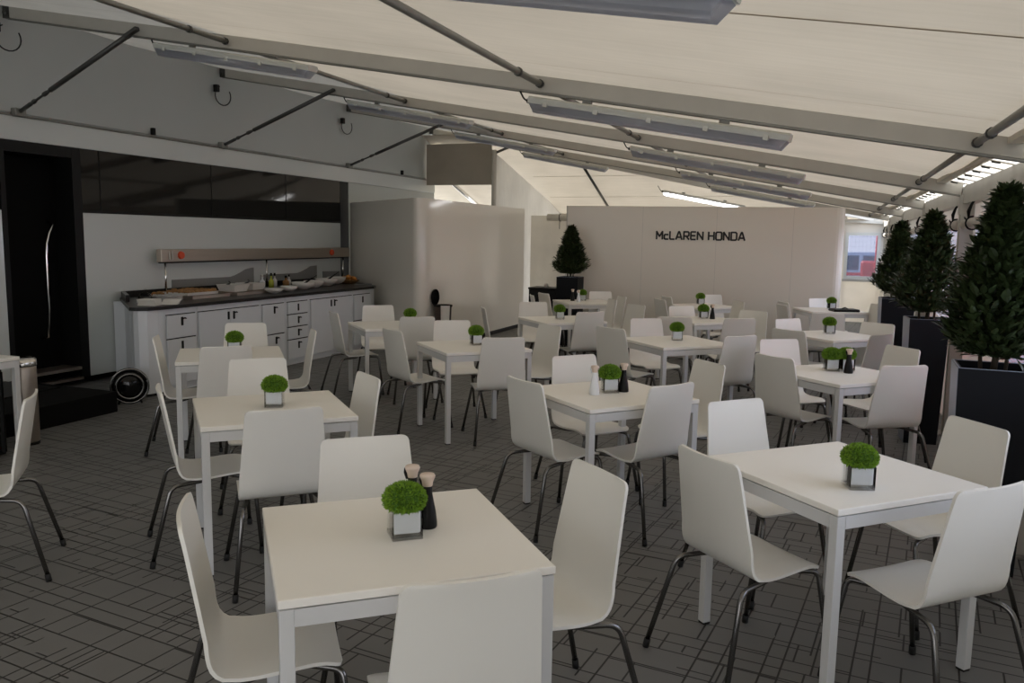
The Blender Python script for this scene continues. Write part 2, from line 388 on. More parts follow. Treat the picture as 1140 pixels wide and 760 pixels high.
# cloth edge bar and lacing straps near the eave
for k in range(-1, 5):
    a, b = Vector(rp(k, .80, .085)), Vector(rp(k + 1, .80, .085))
    t = thing('roof_edge_lacing', 'edge bar with taut lacing straps under the roof edge, ' + (['behind the viewpoint'] + ['nearest bay', 'bay above the nearest tree', 'bay above the middle tree', 'bay above the far tree', 'last bay'])[k + 1], 'lacing', a, group='roof edge lacings')
    MB().beam(Vector((0, 0, 0)), b - a, .075, .03).build('edge_bar', 'wallcloth', t)
    g0, g1 = Vector((.02, .0, .006)), Vector((.20, .0, -.03))
    mg = MB(); mg.add([g0, g0 + (b - a), g1 + (b - a), g1], [(0, 1, 2, 3)]); mg.build('edge_flap', 'flap', t)
    for j in range(8):
        q = (j + .6) / 8.2; p = (b - a) * q; e = p + Vector((.175, .0, -.04))
        MB().beam(p, e, .055, .004).build('strap', 'wallcloth', t)
        mm = MB(); mm.tube([p + Vector((.05, 0, -.016)), p + Vector((.10, 0, -.026))], .010, 6); mm.build('buckle', 'darktube', t)

# ------------------------------------------------------------------ fluorescent lights
def make_light(lit=False, L_=1.70, label=''):
    t = thing('fluorescent_light', label, 'ceiling light', group='fluorescent lights')
    mb = MB(); mb.hull([(sx * L_ / 2, sy, z) for sx in (-1, 1) for sy, z in ((-.05, -.045), (.05, -.045), (-.06, -.012), (.06, -.012), (-.04, .0), (.04, 0))]); mb.build('housing', 'pvcwhite', t)
    mb = MB(); x = L_ / 2 - .01
    mb.hull([(sx * (x - (.03 if z < -.07 else 0)), sy, z) for sx in (-1, 1) for sy, z in ((-.052, -.046), (.052, -.046), (-.045, -.085), (.045, -.085), (-.03, -.10), (.03, -.10))]); d = mb.build('diffuser', 'diffuser', t)
    for s_ in (-.02, .02): MB().tube([(-x + .05, s_, -.07), (x - .05, s_, -.07)], .013, 8).build('lamp_tube', 'tubelit' if lit else 'tubeoff', t)
    for i in range(5):
        for s_ in (-1, 1): MB().box(-x + .12 + i * (2 * x - .24) / 4 - .015, -x + .12 + i * (2 * x - .24) / 4 + .015, s_ * .053 - .006, s_ * .053 + .006, -.06, -.03).build('clip', 'pvcwhite', t)
    MB().tube(fillet([(-x, 0, -.03), (-x - .06, 0, -.03), (-x - .11, 0, .03), (-x - .14, .0, .06)], .03), .006, 6).build('cable', 'cablemat', t)
    MB().tube([(-x - .04, 0, -.03), (-x + .0, 0, -.03)], .016, 8).build('plug', 'cablemat', t)
    for q in (-.45, .45): MB().box(q - .03, q + .03, -.012, .012, 0, .03).build('hanger', 'tube', t)
    return t
slope = math.atan(.1865)
skew = math.atan(.85 / 7.82)
row = {-1: 'behind the viewpoint', 0: 'the nearest rafter', 1: 'the first long rafter', 2: 'the second rafter', 3: 'the third rafter', 4: 'the fourth rafter'}
lproto = None
def put_light(k, xa, xb, label):
    global lproto
    pa, pb = Vector(rp(k, xa, -.018)), Vector(rp(k, xb, -.018))
    mid = (pa + pb) / 2; mid.z -= .012
    if lproto is None: lproto = make_light(label=label); o = lproto
    else: o = copy_tree(lproto); o['label'] = label
    o.location = mid
    o.rotation_mode = 'XYZ'
    o.rotation_euler = (0, slope, -skew)
for k in range(0, 5):
    put_light(k, -1.76, -.2, 'grey fluorescent batten under %s, toward the eave' % row[k])
    if k >= 1: put_light(k, -5.05, -3.36, 'grey fluorescent batten under %s, toward the trailer' % row[k])
t = make_light(True, 1.75, 'glowing fluorescent batten above the lettered wall')
a, b = Vector(S(-2.85, 15.1, 2.55)), Vector(S(-1.5, 15.95, 2.31))
t.location = (a + b) / 2; d = b - a
t.rotation_euler = (0, -math.atan2(d.z, math.hypot(d.x, d.y)), math.atan2(d.y, d.x))

# ------------------------------------------------------------------ trailer side (left wall)
XW = -7.45
def ty(y): return y * K
def tz(z): return C0[2] + (z - C0[2]) * K
Z_SK, Z_W0, Z_W1, Z_R, Z_T = .075, tz(1.822), tz(2.44), tz(2.668), 6.4
YD0, YD1 = ty(5.27), ty(6.10); YE = ty(13.88)
struct(MB().box(XW - .06, XW, -5, YD0, Z_SK, Z_W0, .006).build('wall_left', 'truckwhite'))
struct(MB().box(XW - .06, XW, YD1, ty(10.72), Z_SK, Z_W0, .006).build('wall_left', 'truckwhite'))
struct(MB().box(XW - .06, XW, ty(10.95), YE, Z_SK, Z_W1, .006).build('wall_left', 'truckpanel'))
struct(MB().box(XW - .07, XW - .005, ty(10.722), ty(10.948), Z_SK, Z_W1).build('trim_2', 'black'))
struct(MB().box(XW - .06, XW + .012, -5, YE, Z_W1, Z_R - .02, .006).build('wall_left', 'truckwhite'))
struct(MB().box(XW - .06, XW + .02, -5, YE, Z_R - .02, Z_R, .006).build('trim_3', 'tube'))
struct(MB().box(XW - 2.2, XW, -5, ty(13.75), Z_R, Z_T, .02).build('wall_left', 'truckpanel'))
struct(MB().box(XW - 2.2, XW - .12, -5, YE, 0, Z_SK + .02).build('trim_4', 'skirt'))
struct(MB().box(XW - 2.2, XW - 1.0, -5, YE, Z_SK + .02, Z_R).build('wall_left', 'unlit_inside'))
w = struct(MB().box(XW - .05, XW - .008, -5, YD0, Z_W0, Z_W1).build('window_1', 'blackgloss'))
w = struct(MB().box(XW - .05, XW - .008, YD1 + .02, ty(10.72), Z_W0, Z_W1).build('window_2', 'blackgloss'))
mb = MB()
for y in (6.35, 7.958, 9.4): mb.box(XW - .01, XW - .004, ty(y) - .006, ty(y) + .006, Z_W0, Z_W1)
mb.box(XW - .01, XW - .003, YD1 + .02, ty(10.72), Z_W0, Z_W0 + .03)
mb.build('window_frame', 'black', w)
# doorway; black panel stands for the unlit interior of the open door
d = struct(MB().box(XW - .30, XW - .27, YD0 + .03, YD1 - .07, .20, Z_W1 - .13).build('door_1', 'skirt'))
mb = MB(); mb.box(XW - .35, XW + .006, YD0, YD0 + .05, Z_SK, Z_W1); mb.box(XW - .35, XW + .006, YD1 - .09, YD1 + .02, Z_SK, Z_W1); mb.box(XW - .35, XW + .004, YD0 + .05, YD1 - .09, Z_W1 - .11, Z_W1)
mb.build('door_frame', 'black', d)
mb = MB(); mb.box(XW - .26, XW + .01, YD0 + .05, YD1 - .09, .165, .195); mb.box(XW - .05, XW + .03, YD0 + .05, YD1 - .09, .06, .085); mb.build('sill', 'brushed', d)
hy = ty(5.79)
MB().tube([(XW - .25, hy, tz(.60)), (XW - .16, hy, tz(.62)), (XW - .13, hy, tz(.9)), (XW - .13, hy, tz(1.4)), (XW - .13, hy + .01, tz(1.52)), (XW - .13, hy + .045, tz(1.62)), (XW - .13, hy + .10, tz(1.70)), (XW - .25, hy + .13, tz(1.73))], .013, 8).build('door_handle', 'polish', d)
# entrance steps
t = thing('entrance_steps', 'low black carpeted step in front of the trailer doorway', 'steps', (-6.6, 5.2, 0))
MB().box(-.72, .58, -1.35, .46, 0, .19, .006).build('step', 'skirt', t)
MB().box(-.72, .0, -.9, .35, .19, .2).build('tread_mat', 'black', t)
# valance hanging at the trailer end
o = MB().box(-7.42, -6.05, 14.68, 14.70, 2.64, 3.42).build('hanging_cloth', 'valance')
tag(o, 'beige cloth sheet hanging below the roof between trailer end and corner pole', 'cloth')
# corner pole and cream end walls
o = MB().tube([(0, 0, 0), (0, 0, 3.28)], .045, 10).build('corner_pole', 'alu', loc=(-5.97, 14.62, 0)); tag(o, 'slim grey upright pole beside the hanging beige cloth', 'tent pole')
def sheet(pa, pb, za, zb_, z0, nu=40, amp=.012, freq=9.):
    mb = MB(); vs = []
    ax, ay = pa; bx, by = pb; L_ = math.hypot(bx - ax, by - ay); nx, ny = -(by - ay) / L_, (bx - ax) / L_
    for i in range(nu + 1):
        t = i / nu; w_ = amp * (math.sin(t * freq * 2 * PI) + .5 * math.sin(t * freq * 5.3 + 1)); x = ax + (bx - ax) * t; y = ay + (by - ay) * t; zt = za + (zb_ - za) * t
        for j in range(9):
            u = j / 8; z = z0 + (zt - z0) * u; q = w_ * (1 - u) ** .7
            vs.append((x + nx * q, y + ny * q, z))
    mb.add(vs, [[i * 9 + j, (i + 1) * 9 + j, (i + 1) * 9 + j + 1, i * 9 + j + 1] for i in range(nu) for j in range(8)], True)
    return mb
struct(sheet((-5.97, 14.72), (-5.97, 18.9), 3.22, 2.26, 0.002, amp=.02, freq=5).build('wall_left', 'wallcloth'))
struct(sheet((-5.9, 16.55), (-3.9, 16.55), 2.12, 2.12, 0.002, amp=.008).build('wall_back', 'wallcloth'))
# unseen tent cloth added across the end behind the viewpoint to cut light
o = struct(sheet((-7.4, -4.6), (1.1, -4.6), 3.4, 2.1, .002).build('wall_back', 'wallcloth'))
# rolled blind on the left back wall
t = thing('rolled_blind', 'white rolled-up window blind high on the left back wall', 'blind', (-5.5, 16.46, 2.08))
MB().tube([(0, 0, 0), (1.0, 0, 0)], .07, 14).build('roll', 'wallcloth', t)
mb = MB()
for x in (.28, .75): mb.tube([(x + .074 * math.cos(a) * .15, .074 * math.cos(a), .074 * math.sin(a)) for a in [i * 2 * PI / 12 for i in range(13)]], .008, 6, False)
mb.tube([(.28, -.06, -.06), (.285, -.07, -.24)], .006, 6)
mb.build('strap', 'black', t)
# far wall with window
fx0, fx1, fy = -3.9, S(XE, 0, 0)[0] + .03, S(0, 17.25, 0)[1]
WX0, WX1, WZ0, WZ1 = .36 * K, .875 * K, tz(1.02), tz(1.80)
mb = MB()
for (a, b, c, e) in ((fx0, WX0 - .05, 0, 2.22), (WX1 + .05, fx1, 0, 2.13), (WX0 - .05, WX1 + .05, 0, WZ0 - .05), (WX0 - .05, WX1 + .05, WZ1 + .05, 2.15)): mb.box(a, b, fy, fy + .012, c + .001, e)
struct(mb.build('wall_back', 'wallcloth'))
struct(MB().box(-6.2, fx0, fy, fy + .012, .001, 2.25).build('wall_back', 'wallcloth'))
w = struct(MB().box(WX0, WX1, fy + .002, fy + .008, WZ0, WZ1).build('window_3', 'pvcfar'))
mb = MB()
for (a, b, c, e) in ((WX0 - .06, WX0, WZ0 - .06, WZ1 + .06), (WX1, WX1 + .06, WZ0 - .06, WZ1 + .06), (WX0, WX1, WZ0 - .06, WZ0), (WX0, WX1, WZ1, WZ1 + .06)): mb.box(a, b, fy - .03, fy + .03, c, e)
mb.build('window_frame', 'pvcwhite', w)
MB().box(WX0 - .08, WX1 + .08, fy - .09, fy - .03, WZ0 - .11, WZ0 - .06).build('window_sill', 'alu', w)
a, b = (WX0 - .3, fy - .05, 2.12), (S(XE, 0, 0)[0] - .0, fy - .05, 2.08)
o = MB().beam(a, b, .05, .05).build('cross_rail', 'alu'); tag(o, 'grey rail across the top of the far wall beside the lettered wall', 'rail')

# right wall, one bay at a time
XRW = S(XE, 0, 0)[0] + .10
nwin = 4
for k in range(-1, 6):
    ya = S(0, Y0[k], 0)[1] + .056; yb = (S(0, Y0[k + 1], 0)[1] if k < 5 else S(0, 17.4, 0)[1]) - .056
    zt, zw1, zw0 = 2.07, 1.80, .90
    o = struct(MB().box(XRW, XRW + .01, ya, yb, zw1, zt).build('wall_right', 'wallcloth'))
    mb = MB(); mb.box(XRW, XRW + .01, ya, yb, .001, zw0 if k >= 0 else zw1); mb.box(XRW, XRW + .01, ya, ya + .10, zw0, zw1); mb.box(XRW, XRW + .01, yb - .10, yb, zw0, zw1); struct(mb.build('wall_right', 'wallcloth'))  # unseen bay behind the viewpoint filled with cloth to cut its daylight
    struct(MB().box(XRW + .002, XRW + .007, ya + .10, yb - .10, zw0, zw1).build('window_%d' % nwin, 'pvc')); nwin += 1
    if 0 <= k:
        wh = ['nearest bay', 'bay of the nearest tree', 'bay of the middle tree', 'bay of the far tree', 'bay beyond the far tree', 'last bay'][k]
        t = thing('rolled_blind', 'cream rolled-up side blind above the window, ' + wh, 'blind', (XRW - .065, ya + .06, 1.825), group='rolled side blinds')
        MB().tube([(0, 0, 0), (0, yb - ya - .12, 0)], .045, 12).build('roll', 'wallcloth', t)
        L_ = yb - ya - .12
        for q in ((.12, .55, .88) if k in (1, 2) else (.2, .8)):
            y = L_ * q; rr = .052
            pts = [(rr * math.cos(a) * .9, y, rr * math.sin(a)) for a in [-.6 - i * PI * 1.35 / 10 for i in range(11)]]
            mb = MB(); mb.tube(pts, .009, 6); mb.tube([(-.03, y, .045), (-.035, y - .01, .09), (-.02, y - .035, .15), (.02, y - .05, .215)], [.009, .016, .011, .005], 6)
            mb.tube([(-.055, y - .03, .03), (-.055, y + .035, .045)], .007, 6)
            mb.build('strap', 'black', t)

# ------------------------------------------------------------------ glossy partition and lettered display wall
def arc(cx, cy, r, a0, a1, n=8): return [(cx + r * math.cos(a0 + (a1 - a0) * i / n), cy + r * math.sin(a0 + (a1 - a0) * i / n)) for i in range(n + 1)]
t = thing('glossy_partition', 'tall glossy white partition with a rounded corner past the serving counter', 'partition', (0, 0, 0))
poly = [(-5.26, 14.4)] + [(-5.26, 10.55)] + [(-5.261, 10.44), (-5.266, 10.39), (-5.28, 10.35), (-5.30, 10.32), (-5.33, 10.30), (-5.365, 10.295), (-5.40, 10.30), (-5.43, 10.315)] + [(-7.40, 11.86), (-7.38, 11.92), (-5.48, 10.55), (-5.36, 10.6), (-5.34, 14.4)]
pp = MB().prism(poly, .07, 2.175); pp.sm = [len(f_) == 4 for f_ in pp.f]; pp = pp.build('panel', 'partition', t); pp.modifiers.new('edge', 'EDGE_SPLIT').split_angle = math.radians(40)
pin = [(-5.28, 14.38), (-5.28, 10.56), (-5.36, 10.36), (-5.46, 10.37), (-7.38, 11.87), (-7.37, 11.91), (-5.47, 10.53), (-5.35, 10.6), (-5.33, 14.38)]
MB().prism(pin, 0, .07).build('plinth', 'black', t)
t = thing('display_wall', 'long white lettered display wall across the back of the tent', 'display wall', (-3.954, 12.784, 0), math.atan2(13.243 - 12.784, .226 + 3.954))
LW = math.hypot(4.18, .459)
MB().prism([(0, 0)] + arc(LW - .13, .13, .13, -PI / 2, PI / 2, 10) + [(0, .26)], .03, 2.17).build('panel', 'displaywall', t)
MB().prism([(.02, .02)] + arc(LW - .13, .13, .11, -PI / 2, PI / 2, 8) + [(.02, .24)], 0, .03).build('plinth', 'black', t)
mb = MB()
for x in (1.22, 2.35, 3.47): mb.box(x - .002, x + .002, -.0015, .0, .05, 2.165)
mb.build('panel_joint', 'alu', t)
MB().prism([(0, -.004), (0, -.001), (.02, -.001), (.02, -.004)], .03, 2.17).build('edge_profile', 'alu', t)
GL = {  # stroke letters on a 1 x 1 cell: polylines
 'M': (1.0, [[(0, 0), (0, 1), (.5, .35), (1, 1), (1, 0)]]), 'c': (.62, [[(.62, .60), (.12, .60), (0, .50), (0, .10), (.12, 0), (.62, 0)]]),
 'L': (.72, [[(0, 1), (0, .10), (.12, 0), (.72, 0)]]), 'A': (1.0, [[(0, 0), (.40, .92), (.47, 1), (.53, 1), (.60, .92), (1, 0)], [(.17, .27), (.83, .27)]]),
 'R': (.85, [[(0, 0), (0, 1), (.70, 1), (.85, .88), (.85, .52), (.70, .42), (0, .42)], [(.42, .42), (.85, 0)]]), 'E': (.78, [[(.78, 1), (.10, 1), (0, .92), (0, .08), (.10, 0), (.78, 0)], [(0, .5), (.70, .5)]]),
 'N': (.92, [[(0, 0), (0, 1), (.92, 0), (.92, 1)]]), 'H': (.90, [[(0, 0), (0, 1)], [(.90, 0), (.90, 1)], [(0, .5), (.90, .5)]]),
 'O': (.95, [[(.14, 0), (.81, 0), (.95, .12), (.95, .88), (.81, 1), (.14, 1), (0, .88), (0, .12), (.14, 0), (.3, 0)]]), 'D': (.90, [[(0, 0), (0, 1), (.72, 1), (.90, .86), (.90, .14), (.72, 0), (0, 0), (0, .2)]])}
def stroke_text(body, cap, stroke, parent, loc, width):
    adv = [(.62 if ch == ' ' else GL[ch][0] * .98 + .34) for ch in body]; tot = sum(adv) - .34
    sx = (width - stroke) / tot; x = stroke / 2
    for ch, a in zip(body, adv):
        if ch != ' ':
            mb = MB(); hs = stroke / 2
            for pl_ in GL[ch][1]:
                P_ = [Vector((x + px_ * sx * .98, 0, hs + pz_ * (cap - stroke))) for px_, pz_ in pl_]
                for k_, (a_, b_) in enumerate(zip(P_[:-1], P_[1:])):
                    d_ = (b_ - a_).normalized() * hs * .55
                    mb.beam(a_ - d_ * (1.8 if k_ == 0 and abs(d_.x * d_.z) < 1e-9 else 1), b_ + d_ * (1.8 if k_ == len(P_) - 2 and abs(d_.x * d_.z) < 1e-9 else 1), stroke if abs(b_.x - a_.x) > 1e-6 and False else .008, stroke, up=(0, 0, 1) if abs(d_.z) < abs(d_.x) * .99 else (1, 0, 0)) if False else mb.add(ribbon(a_ - d_, b_ + d_, hs), [(0, 1, 2, 3), (7, 6, 5, 4), (0, 4, 5, 1), (1, 5, 6, 2), (2, 6, 7, 3), (3, 7, 4, 0)])
            o = mb.build('letter', 'lettering', parent); o.location = loc
        x += a * sx
def ribbon(a, b, hs):
    d = (b - a).normalized(); n_ = Vector((-d.z, 0, d.x)) * hs; q = Vector((0, -.006, 0))
    return [a + n_, a - n_, b - n_, b + n_, a + n_ + q, a - n_ + q, b - n_ + q, b + n_ + q]
stroke_text('McLAREN HONDA', .142, .026, t, (1.43, -.002, 1.654), 1.355)
# dark planter box with the corner tree is built with the trees below

# ------------------------------------------------------------------ serving counter
XF = -6.24
def handle(parent, y, z0, z1, key=False):
    mb = MB(); mb.box(.001, .024, y - .016, y + .016, z0, z1, .004)
    if key: mb.tube([(.02, y + .004, z1 - .02), (.03, y + .03, z1 - .012), (.03, y + .045, z1 - .02)], .008, 6)
    mb.build('handle', 'black', parent)
def front(name, parent_unit, y0, y1, z0, z1):
    return MB().box(-.004, .018, y0, y1, z0, z1, .003).build(name, 'cabinet', parent_unit)
def unit(y0, y1, label, poly=None):
    t = thing('cabinet_unit', label, 'cabinet', (XF - .02, 0, 0), group='white serving counter cabinets')
    mb = MB(); mb.prism([(x - XF + .02, y) for x, y in (poly or [(XF - .026, y0 + .002), (XF - .026, y1 - .002), (-7.43, y1 - .002), (-7.43, y0 + .002)])], .06, .868)
    # recessed frame: face rails
    mb.box(-.006, .0, y0 + .002, y1 - .002, .81, .868); mb.box(-.006, .0, y0 + .002, y1 - .002, .06, .075)
    mb.build('body', 'cabinet', t)
    MB().box(-.60, -.03, y0 + .002, y1 - .002, 0, .06).build('plinth', 'cabinet', t)
    return t
def wf(t, nm, y0, y1, z0, z1, hy, key):
    f_ = front(nm, t, y0, y1, z0, z1)
    sh = MB().box(-.005, .002, y0 - .004, y1 + .004, z1, z1 + .009).build('shadow_gap', 'skirt', t)
    handle(f_, hy, z1 - .115, z1 - .025, key)
u = unit(6.50, 6.985, 'white two-drawer cabinet at the left end of the counter front', [(XF - .026, 6.502), (XF - .026, 6.983), (-7.27, 6.983), (-6.70, 6.502)]); wf(u, 'drawer', 6.54, 6.95, .565, .80, 6.745, True); wf(u, 'drawer', 6.54, 6.95, .085, .55, 6.74, False)
u = unit(6.985, 8.03, 'white double-door cabinet left of the tall lone drawer pair'); wf(u, 'door', 7.0, 7.503, .085, .80, 7.46, False); wf(u, 'door', 7.508, 8.01, .085, .80, 7.55, True)
u = unit(8.03, 8.525, 'white cabinet with one deep and one lower drawer in the counter middle'); wf(u, 'drawer', 8.065, 8.49, .44, .80, 8.285, True); wf(u, 'drawer', 8.065, 8.49, .085, .425, 8.31, True)
u = unit(8.525, 9.02, 'white four-drawer cabinet in the counter')
for z0, z1, key in ((.655, .80, False), (.495, .64, True), (.335, .48, True), (.085, .32, True)): wf(u, 'drawer', 8.56, 8.985, z0, z1, 8.77, key)
u = unit(9.02, 10.075, 'white double-door cabinet right of the four-drawer cabinet'); wf(u, 'door', 9.05, 9.553, .085, .80, 9.515, False); wf(u, 'door', 9.558, 10.055, .085, .80, 9.597, True)
u = unit(10.075, 10.60, 'white cabinet at the right end of the counter next to the partition', [(XF - .026, 10.077), (XF - .026, 10.598), (-6.31, 10.76), (-7.42, 11.67), (-7.42, 10.077)]); wf(u, 'drawer', 10.105, 10.55, .44, .80, 10.328, False); wf(u, 'drawer', 10.105, 10.55, .085, .425, 10.328, False)
t = thing('cabinet_unit', 'curved white end cabinet at the doorway end of the counter', 'cabinet', (0, 0, 0), group='white serving counter cabinets')
endp = [(XF - .005, 6.498), (XF - .005, 6.42), (-6.27, 6.30), (-6.33, 6.245), (-6.40, 6.25), (-6.69, 6.498)]
MB().prism(endp, .03, .868).build('body', 'cabinet', t)
ep2 = [(x - .02 if x > -6.5 else x, y + .03) for x, y in endp]
MB().prism([(-6.28, 6.496), (-6.28, 6.44), (-6.32, 6.33), (-6.39, 6.30), (-6.62, 6.496)], 0, .03).build('plinth', 'black', t)
top = [(XF + .02, 10.61), (XF + .02, 6.42), (-6.25, 6.29), (-6.32, 6.215), (-6.41, 6.215), (-7.43, 7.08), (-7.43, 11.75), (-6.30, 10.80)]
o = thing('worktop', 'long black stone worktop along the serving counter', 'worktop', (0, 0, 0))
MB().prism(top, .87, .905).build('slab', 'worktop', o)
MB().prism([(-7.43, 7.10), (-6.95, 6.70), (-6.93, 6.73), (-7.40, 7.13), (-7.40, 11.72), (-7.43, 11.72)], .905, .975).build('upstand', 'worktop', o)

# heated gantry rail at the back of the counter
t = thing('heat_lamp_gantry', 'long stainless heat lamp gantry rail above the serving counter', 'heat lamp', (-7.3, 7.57, .905))
MB().box(-.06, .02, 0, 4.07, .39, .54, .006).build('rail', 'brushed', t)
MB().box(-.05, .01, .02, 4.05, .375, .39).build('lamp_slot', 'black', t)
for y in (.105, 2.0, 3.95): MB().tube([(-.03, y, 0), (-.03, y, .40)], .012, 8).build('post', 'polish', t)
for y, s_ in ((.31, 1), (3.55, 1)):
    MB().tube([(.02, y, .468), (.045, y, .468)], [.05, .04], 14).build('indicator_lamp', 'redlamp', t)
mb = MB(); mb.tube(fillet([(.025, .12, .52), (.03, .12, .41), (.03, .165, .41), (.025, .165, .52)], .02), .006, 6); mb.build('cable_loop', 'crock', t)
# grey wave graphics fixed to the wall behind the counter
for i, (y0, y1, y2, y3, zh, lab) in enumerate(((7.894, 8.95, 9.226, 9.43, 1.18, 'left'), (9.589, 10.45, 10.74, 10.95, 1.17, 'middle'), (11.12, 11.6, 0, 0, 1.06, 'right'))):
    pts = [(y0, .94), (y0, 1.072)]
    if y2: pts += [(y1, 1.068), (y1 + .09, 1.085), (y2 - .04, 1.13), (y2 + .04, 1.16), (y3 - .05, zh - .003), (y3, zh), (y3, .94)]
    else: pts += [(y1, zh), (y1, .94)]
    mb = MB(); n = len(pts); mb.add([(x, y, z) for x in (XW, XW + .012) for y, z in pts], [list(range(n)), list(range(n, 2 * n))[::-1]] + [[k2, k2 + n, (k2 + 1) % n + n, (k2 + 1) % n] for k2 in range(n)])
    o = mb.build('wave_panel', 'wave'); tag(o, 'flat grey panel with a rising wave edge behind the counter, %s one of three' % lab, 'panel', 'grey wave panels')

# things on the counter
def lbl(mb, name, m, loc, label, cat, group=None, rz=0): return tag(mb.build(name, m, loc=loc, rz=rz), label, cat, group)
ZC = .905
t = thing('napkin_stack', 'stack of folded white napkins on the counter end', 'napkins', (-6.42, 6.50, ZC), .35)
for i in range(6):
    o = MB().box(-.09, .09, -.085, .085, i * .011, i * .011 + .009, .003).build('napkin', 'linen', t); o.location = (random.uniform(-.008, .008), random.uniform(-.01, .01), 0)
t = thing('napkin_stack', 'loose fan of white napkins sliding beside the neat napkin stack', 'napkins', (-6.35, 6.70, ZC), .6)
for i in range(5):
    o = MB().box(-.08, .08, -.075, .075, 0, .009, .003).build('napkin', 'linen', t); o.location = (i * .004, i * .014, i * .010)
lbl(MB().lathe([(.0, 0), (.075, 0), (.07, .02), (.05, .055), (.015, .075), (.008, .09), (.014, .105), (0, .11)], 16), 'cloche', 'glass', (-7.12, 7.14, ZC), 'small clear domed cover near the wall behind the napkins', 'cover')
mb = MB()
for i in range(7): mb.lathe([(.06, i * .009), (.13, i * .009 + .010), (.132, i * .009 + .013), (.06, i * .009 + .006)], 20)
lbl(mb, 'plate_stack', 'crock', (-6.62, 6.98, ZC), 'stack of pale grey plates between napkins and food trays', 'plates')
def tray(name, loc, lx, ly, h, m, label, cat, rz=0, fill=None, group=None):
    t = thing(name, label, cat, loc, rz, group)
    mb = MB(); a, b = lx / 2, ly / 2; wl = .008
    mb.box(-a, a, -b, b, 0, .008); mb.box(-a, -a + wl, -b, b, .008, h); mb.box(a - wl, a, -b, b, .008, h); mb.box(-a + wl, a - wl, -b, -b + wl, .008, h); mb.box(-a + wl, a - wl, b - wl, b, .008, h)
    mb.box(-a - .012, -a, -b - .012, b + .012, h - .006, h); mb.box(a, a + .012, -b - .012, b + .012, h - .006, h)
    mb.build('dish', m, t)
    if fill:
        mb = MB(); rnd = random.Random(len(label))
        nx, ny = max(2, int(lx / .07)), max(2, int(ly / .07))
        for i in range(nx):
            for j in range(ny):
                mb.blob((-a + lx * (i + .5) / nx, -b + ly * (j + .5) / ny, h * .8 + rnd.uniform(0, .02)), .036, .042, .028, 8, 5, .12)
        f_ = mb.build('food', fill, t)
    return t
tray('serving_tray', (-6.83, 7.62, ZC), .45, .62, .035, 'brushed', 'wide low steel tray under the first warm dishes', 'tray')
tray('serving_tray', (-6.80, 8.42, ZC), .45, .80, .035, 'brushed', 'long steel tray under the white rectangular dishes', 'tray')
tray('food_platter', (-6.86, 7.58, ZC + .035), .33, .5, .03, 'crock', 'white platter of brown pastries on the first steel tray', 'platter', 0, 'food')
tray('food_platter', (-7.18, 7.75, ZC), .22, .75, .03, 'crock', 'white platter of pastries at the back by the wall', 'platter', 0, 'food')
for (y, x, ll, lb) in ((8.22, -6.80, .28, 'tapered white rectangular dish left on the long steel tray'), (8.60, -6.84, .24, 'second tapered white rectangular dish right on the long steel tray')):
    t = thing('serving_dish', lb, 'dish', (x, y, ZC + .036), 0, 'white serving dishes')
    mb = MB(); a, b, h_ = .14, ll / 2, .085
    o_ = [(-a * .8, -b * .8, 0), (a * .8, -b * .8, 0), (a * .8, b * .8, 0), (-a * .8, b * .8, 0), (-a, -b, h_), (a, -b, h_), (a, b, h_), (-a, b, h_)]
    i_ = [(x_ * .93, y_ * .93, z_ if z_ else .008) for x_, y_, z_ in o_]
    mb.add(o_ + i_, [(3, 2, 1, 0), (0, 1, 5, 4), (1, 2, 6, 5), (2, 3, 7, 6), (3, 0, 4, 7), (8, 9, 10, 11), (12, 13, 9, 8), (13, 14, 10, 9), (14, 15, 11, 10), (15, 12, 8, 11), (4, 5, 13, 12), (5, 6, 14, 13), (6, 7, 15, 14), (7, 4, 12, 15)])
    mb.build('bowl', 'crock', t)
    mb = MB(); mb.tube([(-.02, -b * .6, h_ - .01), (.10, -b - .02, h_ + .03), (.14, -b - .1, h_ + .05)], [.018, .007, .007], 6); mb.build('spoon', 'darktube', t)
# condiment bottles at the back
bot = lambda r, h, n=.35: [(r, 0), (r, h * .55), (r * .85, h * .65), (r * n, h * .78), (r * n, h * .93), (r * n * 1.2, h * .94), (r * n * 1.2, h), (0, h)]
for (x, y, r, h_, m, lb) in ((-7.22, 9.33, .036, .19, 'ceramic', 'pale jar left of the yellow bottle on the counter'), (-7.18, 9.47, .034, .205, 'yellow', 'yellow-green oil bottle at the back of the counter'),
                             (-7.22, 9.60, .033, .20, 'crock', 'grey-white bottle right of the yellow bottle'), (-7.15, 9.76, .045, .16, 'food', 'dark brown jar right of the bottles on the counter'), (-7.2, 9.90, .03, .17, 'crock', 'slim white pot right of the dark brown jar')):
    t = thing('condiment_bottle', lb, 'bottle', (x, y, ZC), 0, 'condiment bottles')
    MB().lathe(bot(r, h_ * .8), 12).build('body', m, t)
    MB().tube([(0, 0, h_ * .8), (0, 0, h_)], r * .42, 10).build('cap', 'black' if m != 'ceramic' else 'crock', t)
bw = lambda r, h: [(r * .35, 0), (r * .4, .004), (r * .8, h * .45), (r, h), (r * .95, h), (r * .72, h * .45), (.0, .018)]
bl = ['small shallow white bowl, first right of the steel trays', 'small white bowl beside the first shallow bowl', 'large white bowl in the middle of the bowl row', 'white bowl right of the large bowl', 'white bowl with utensils near the right end of the counter', 'last white bowl before the orange food']
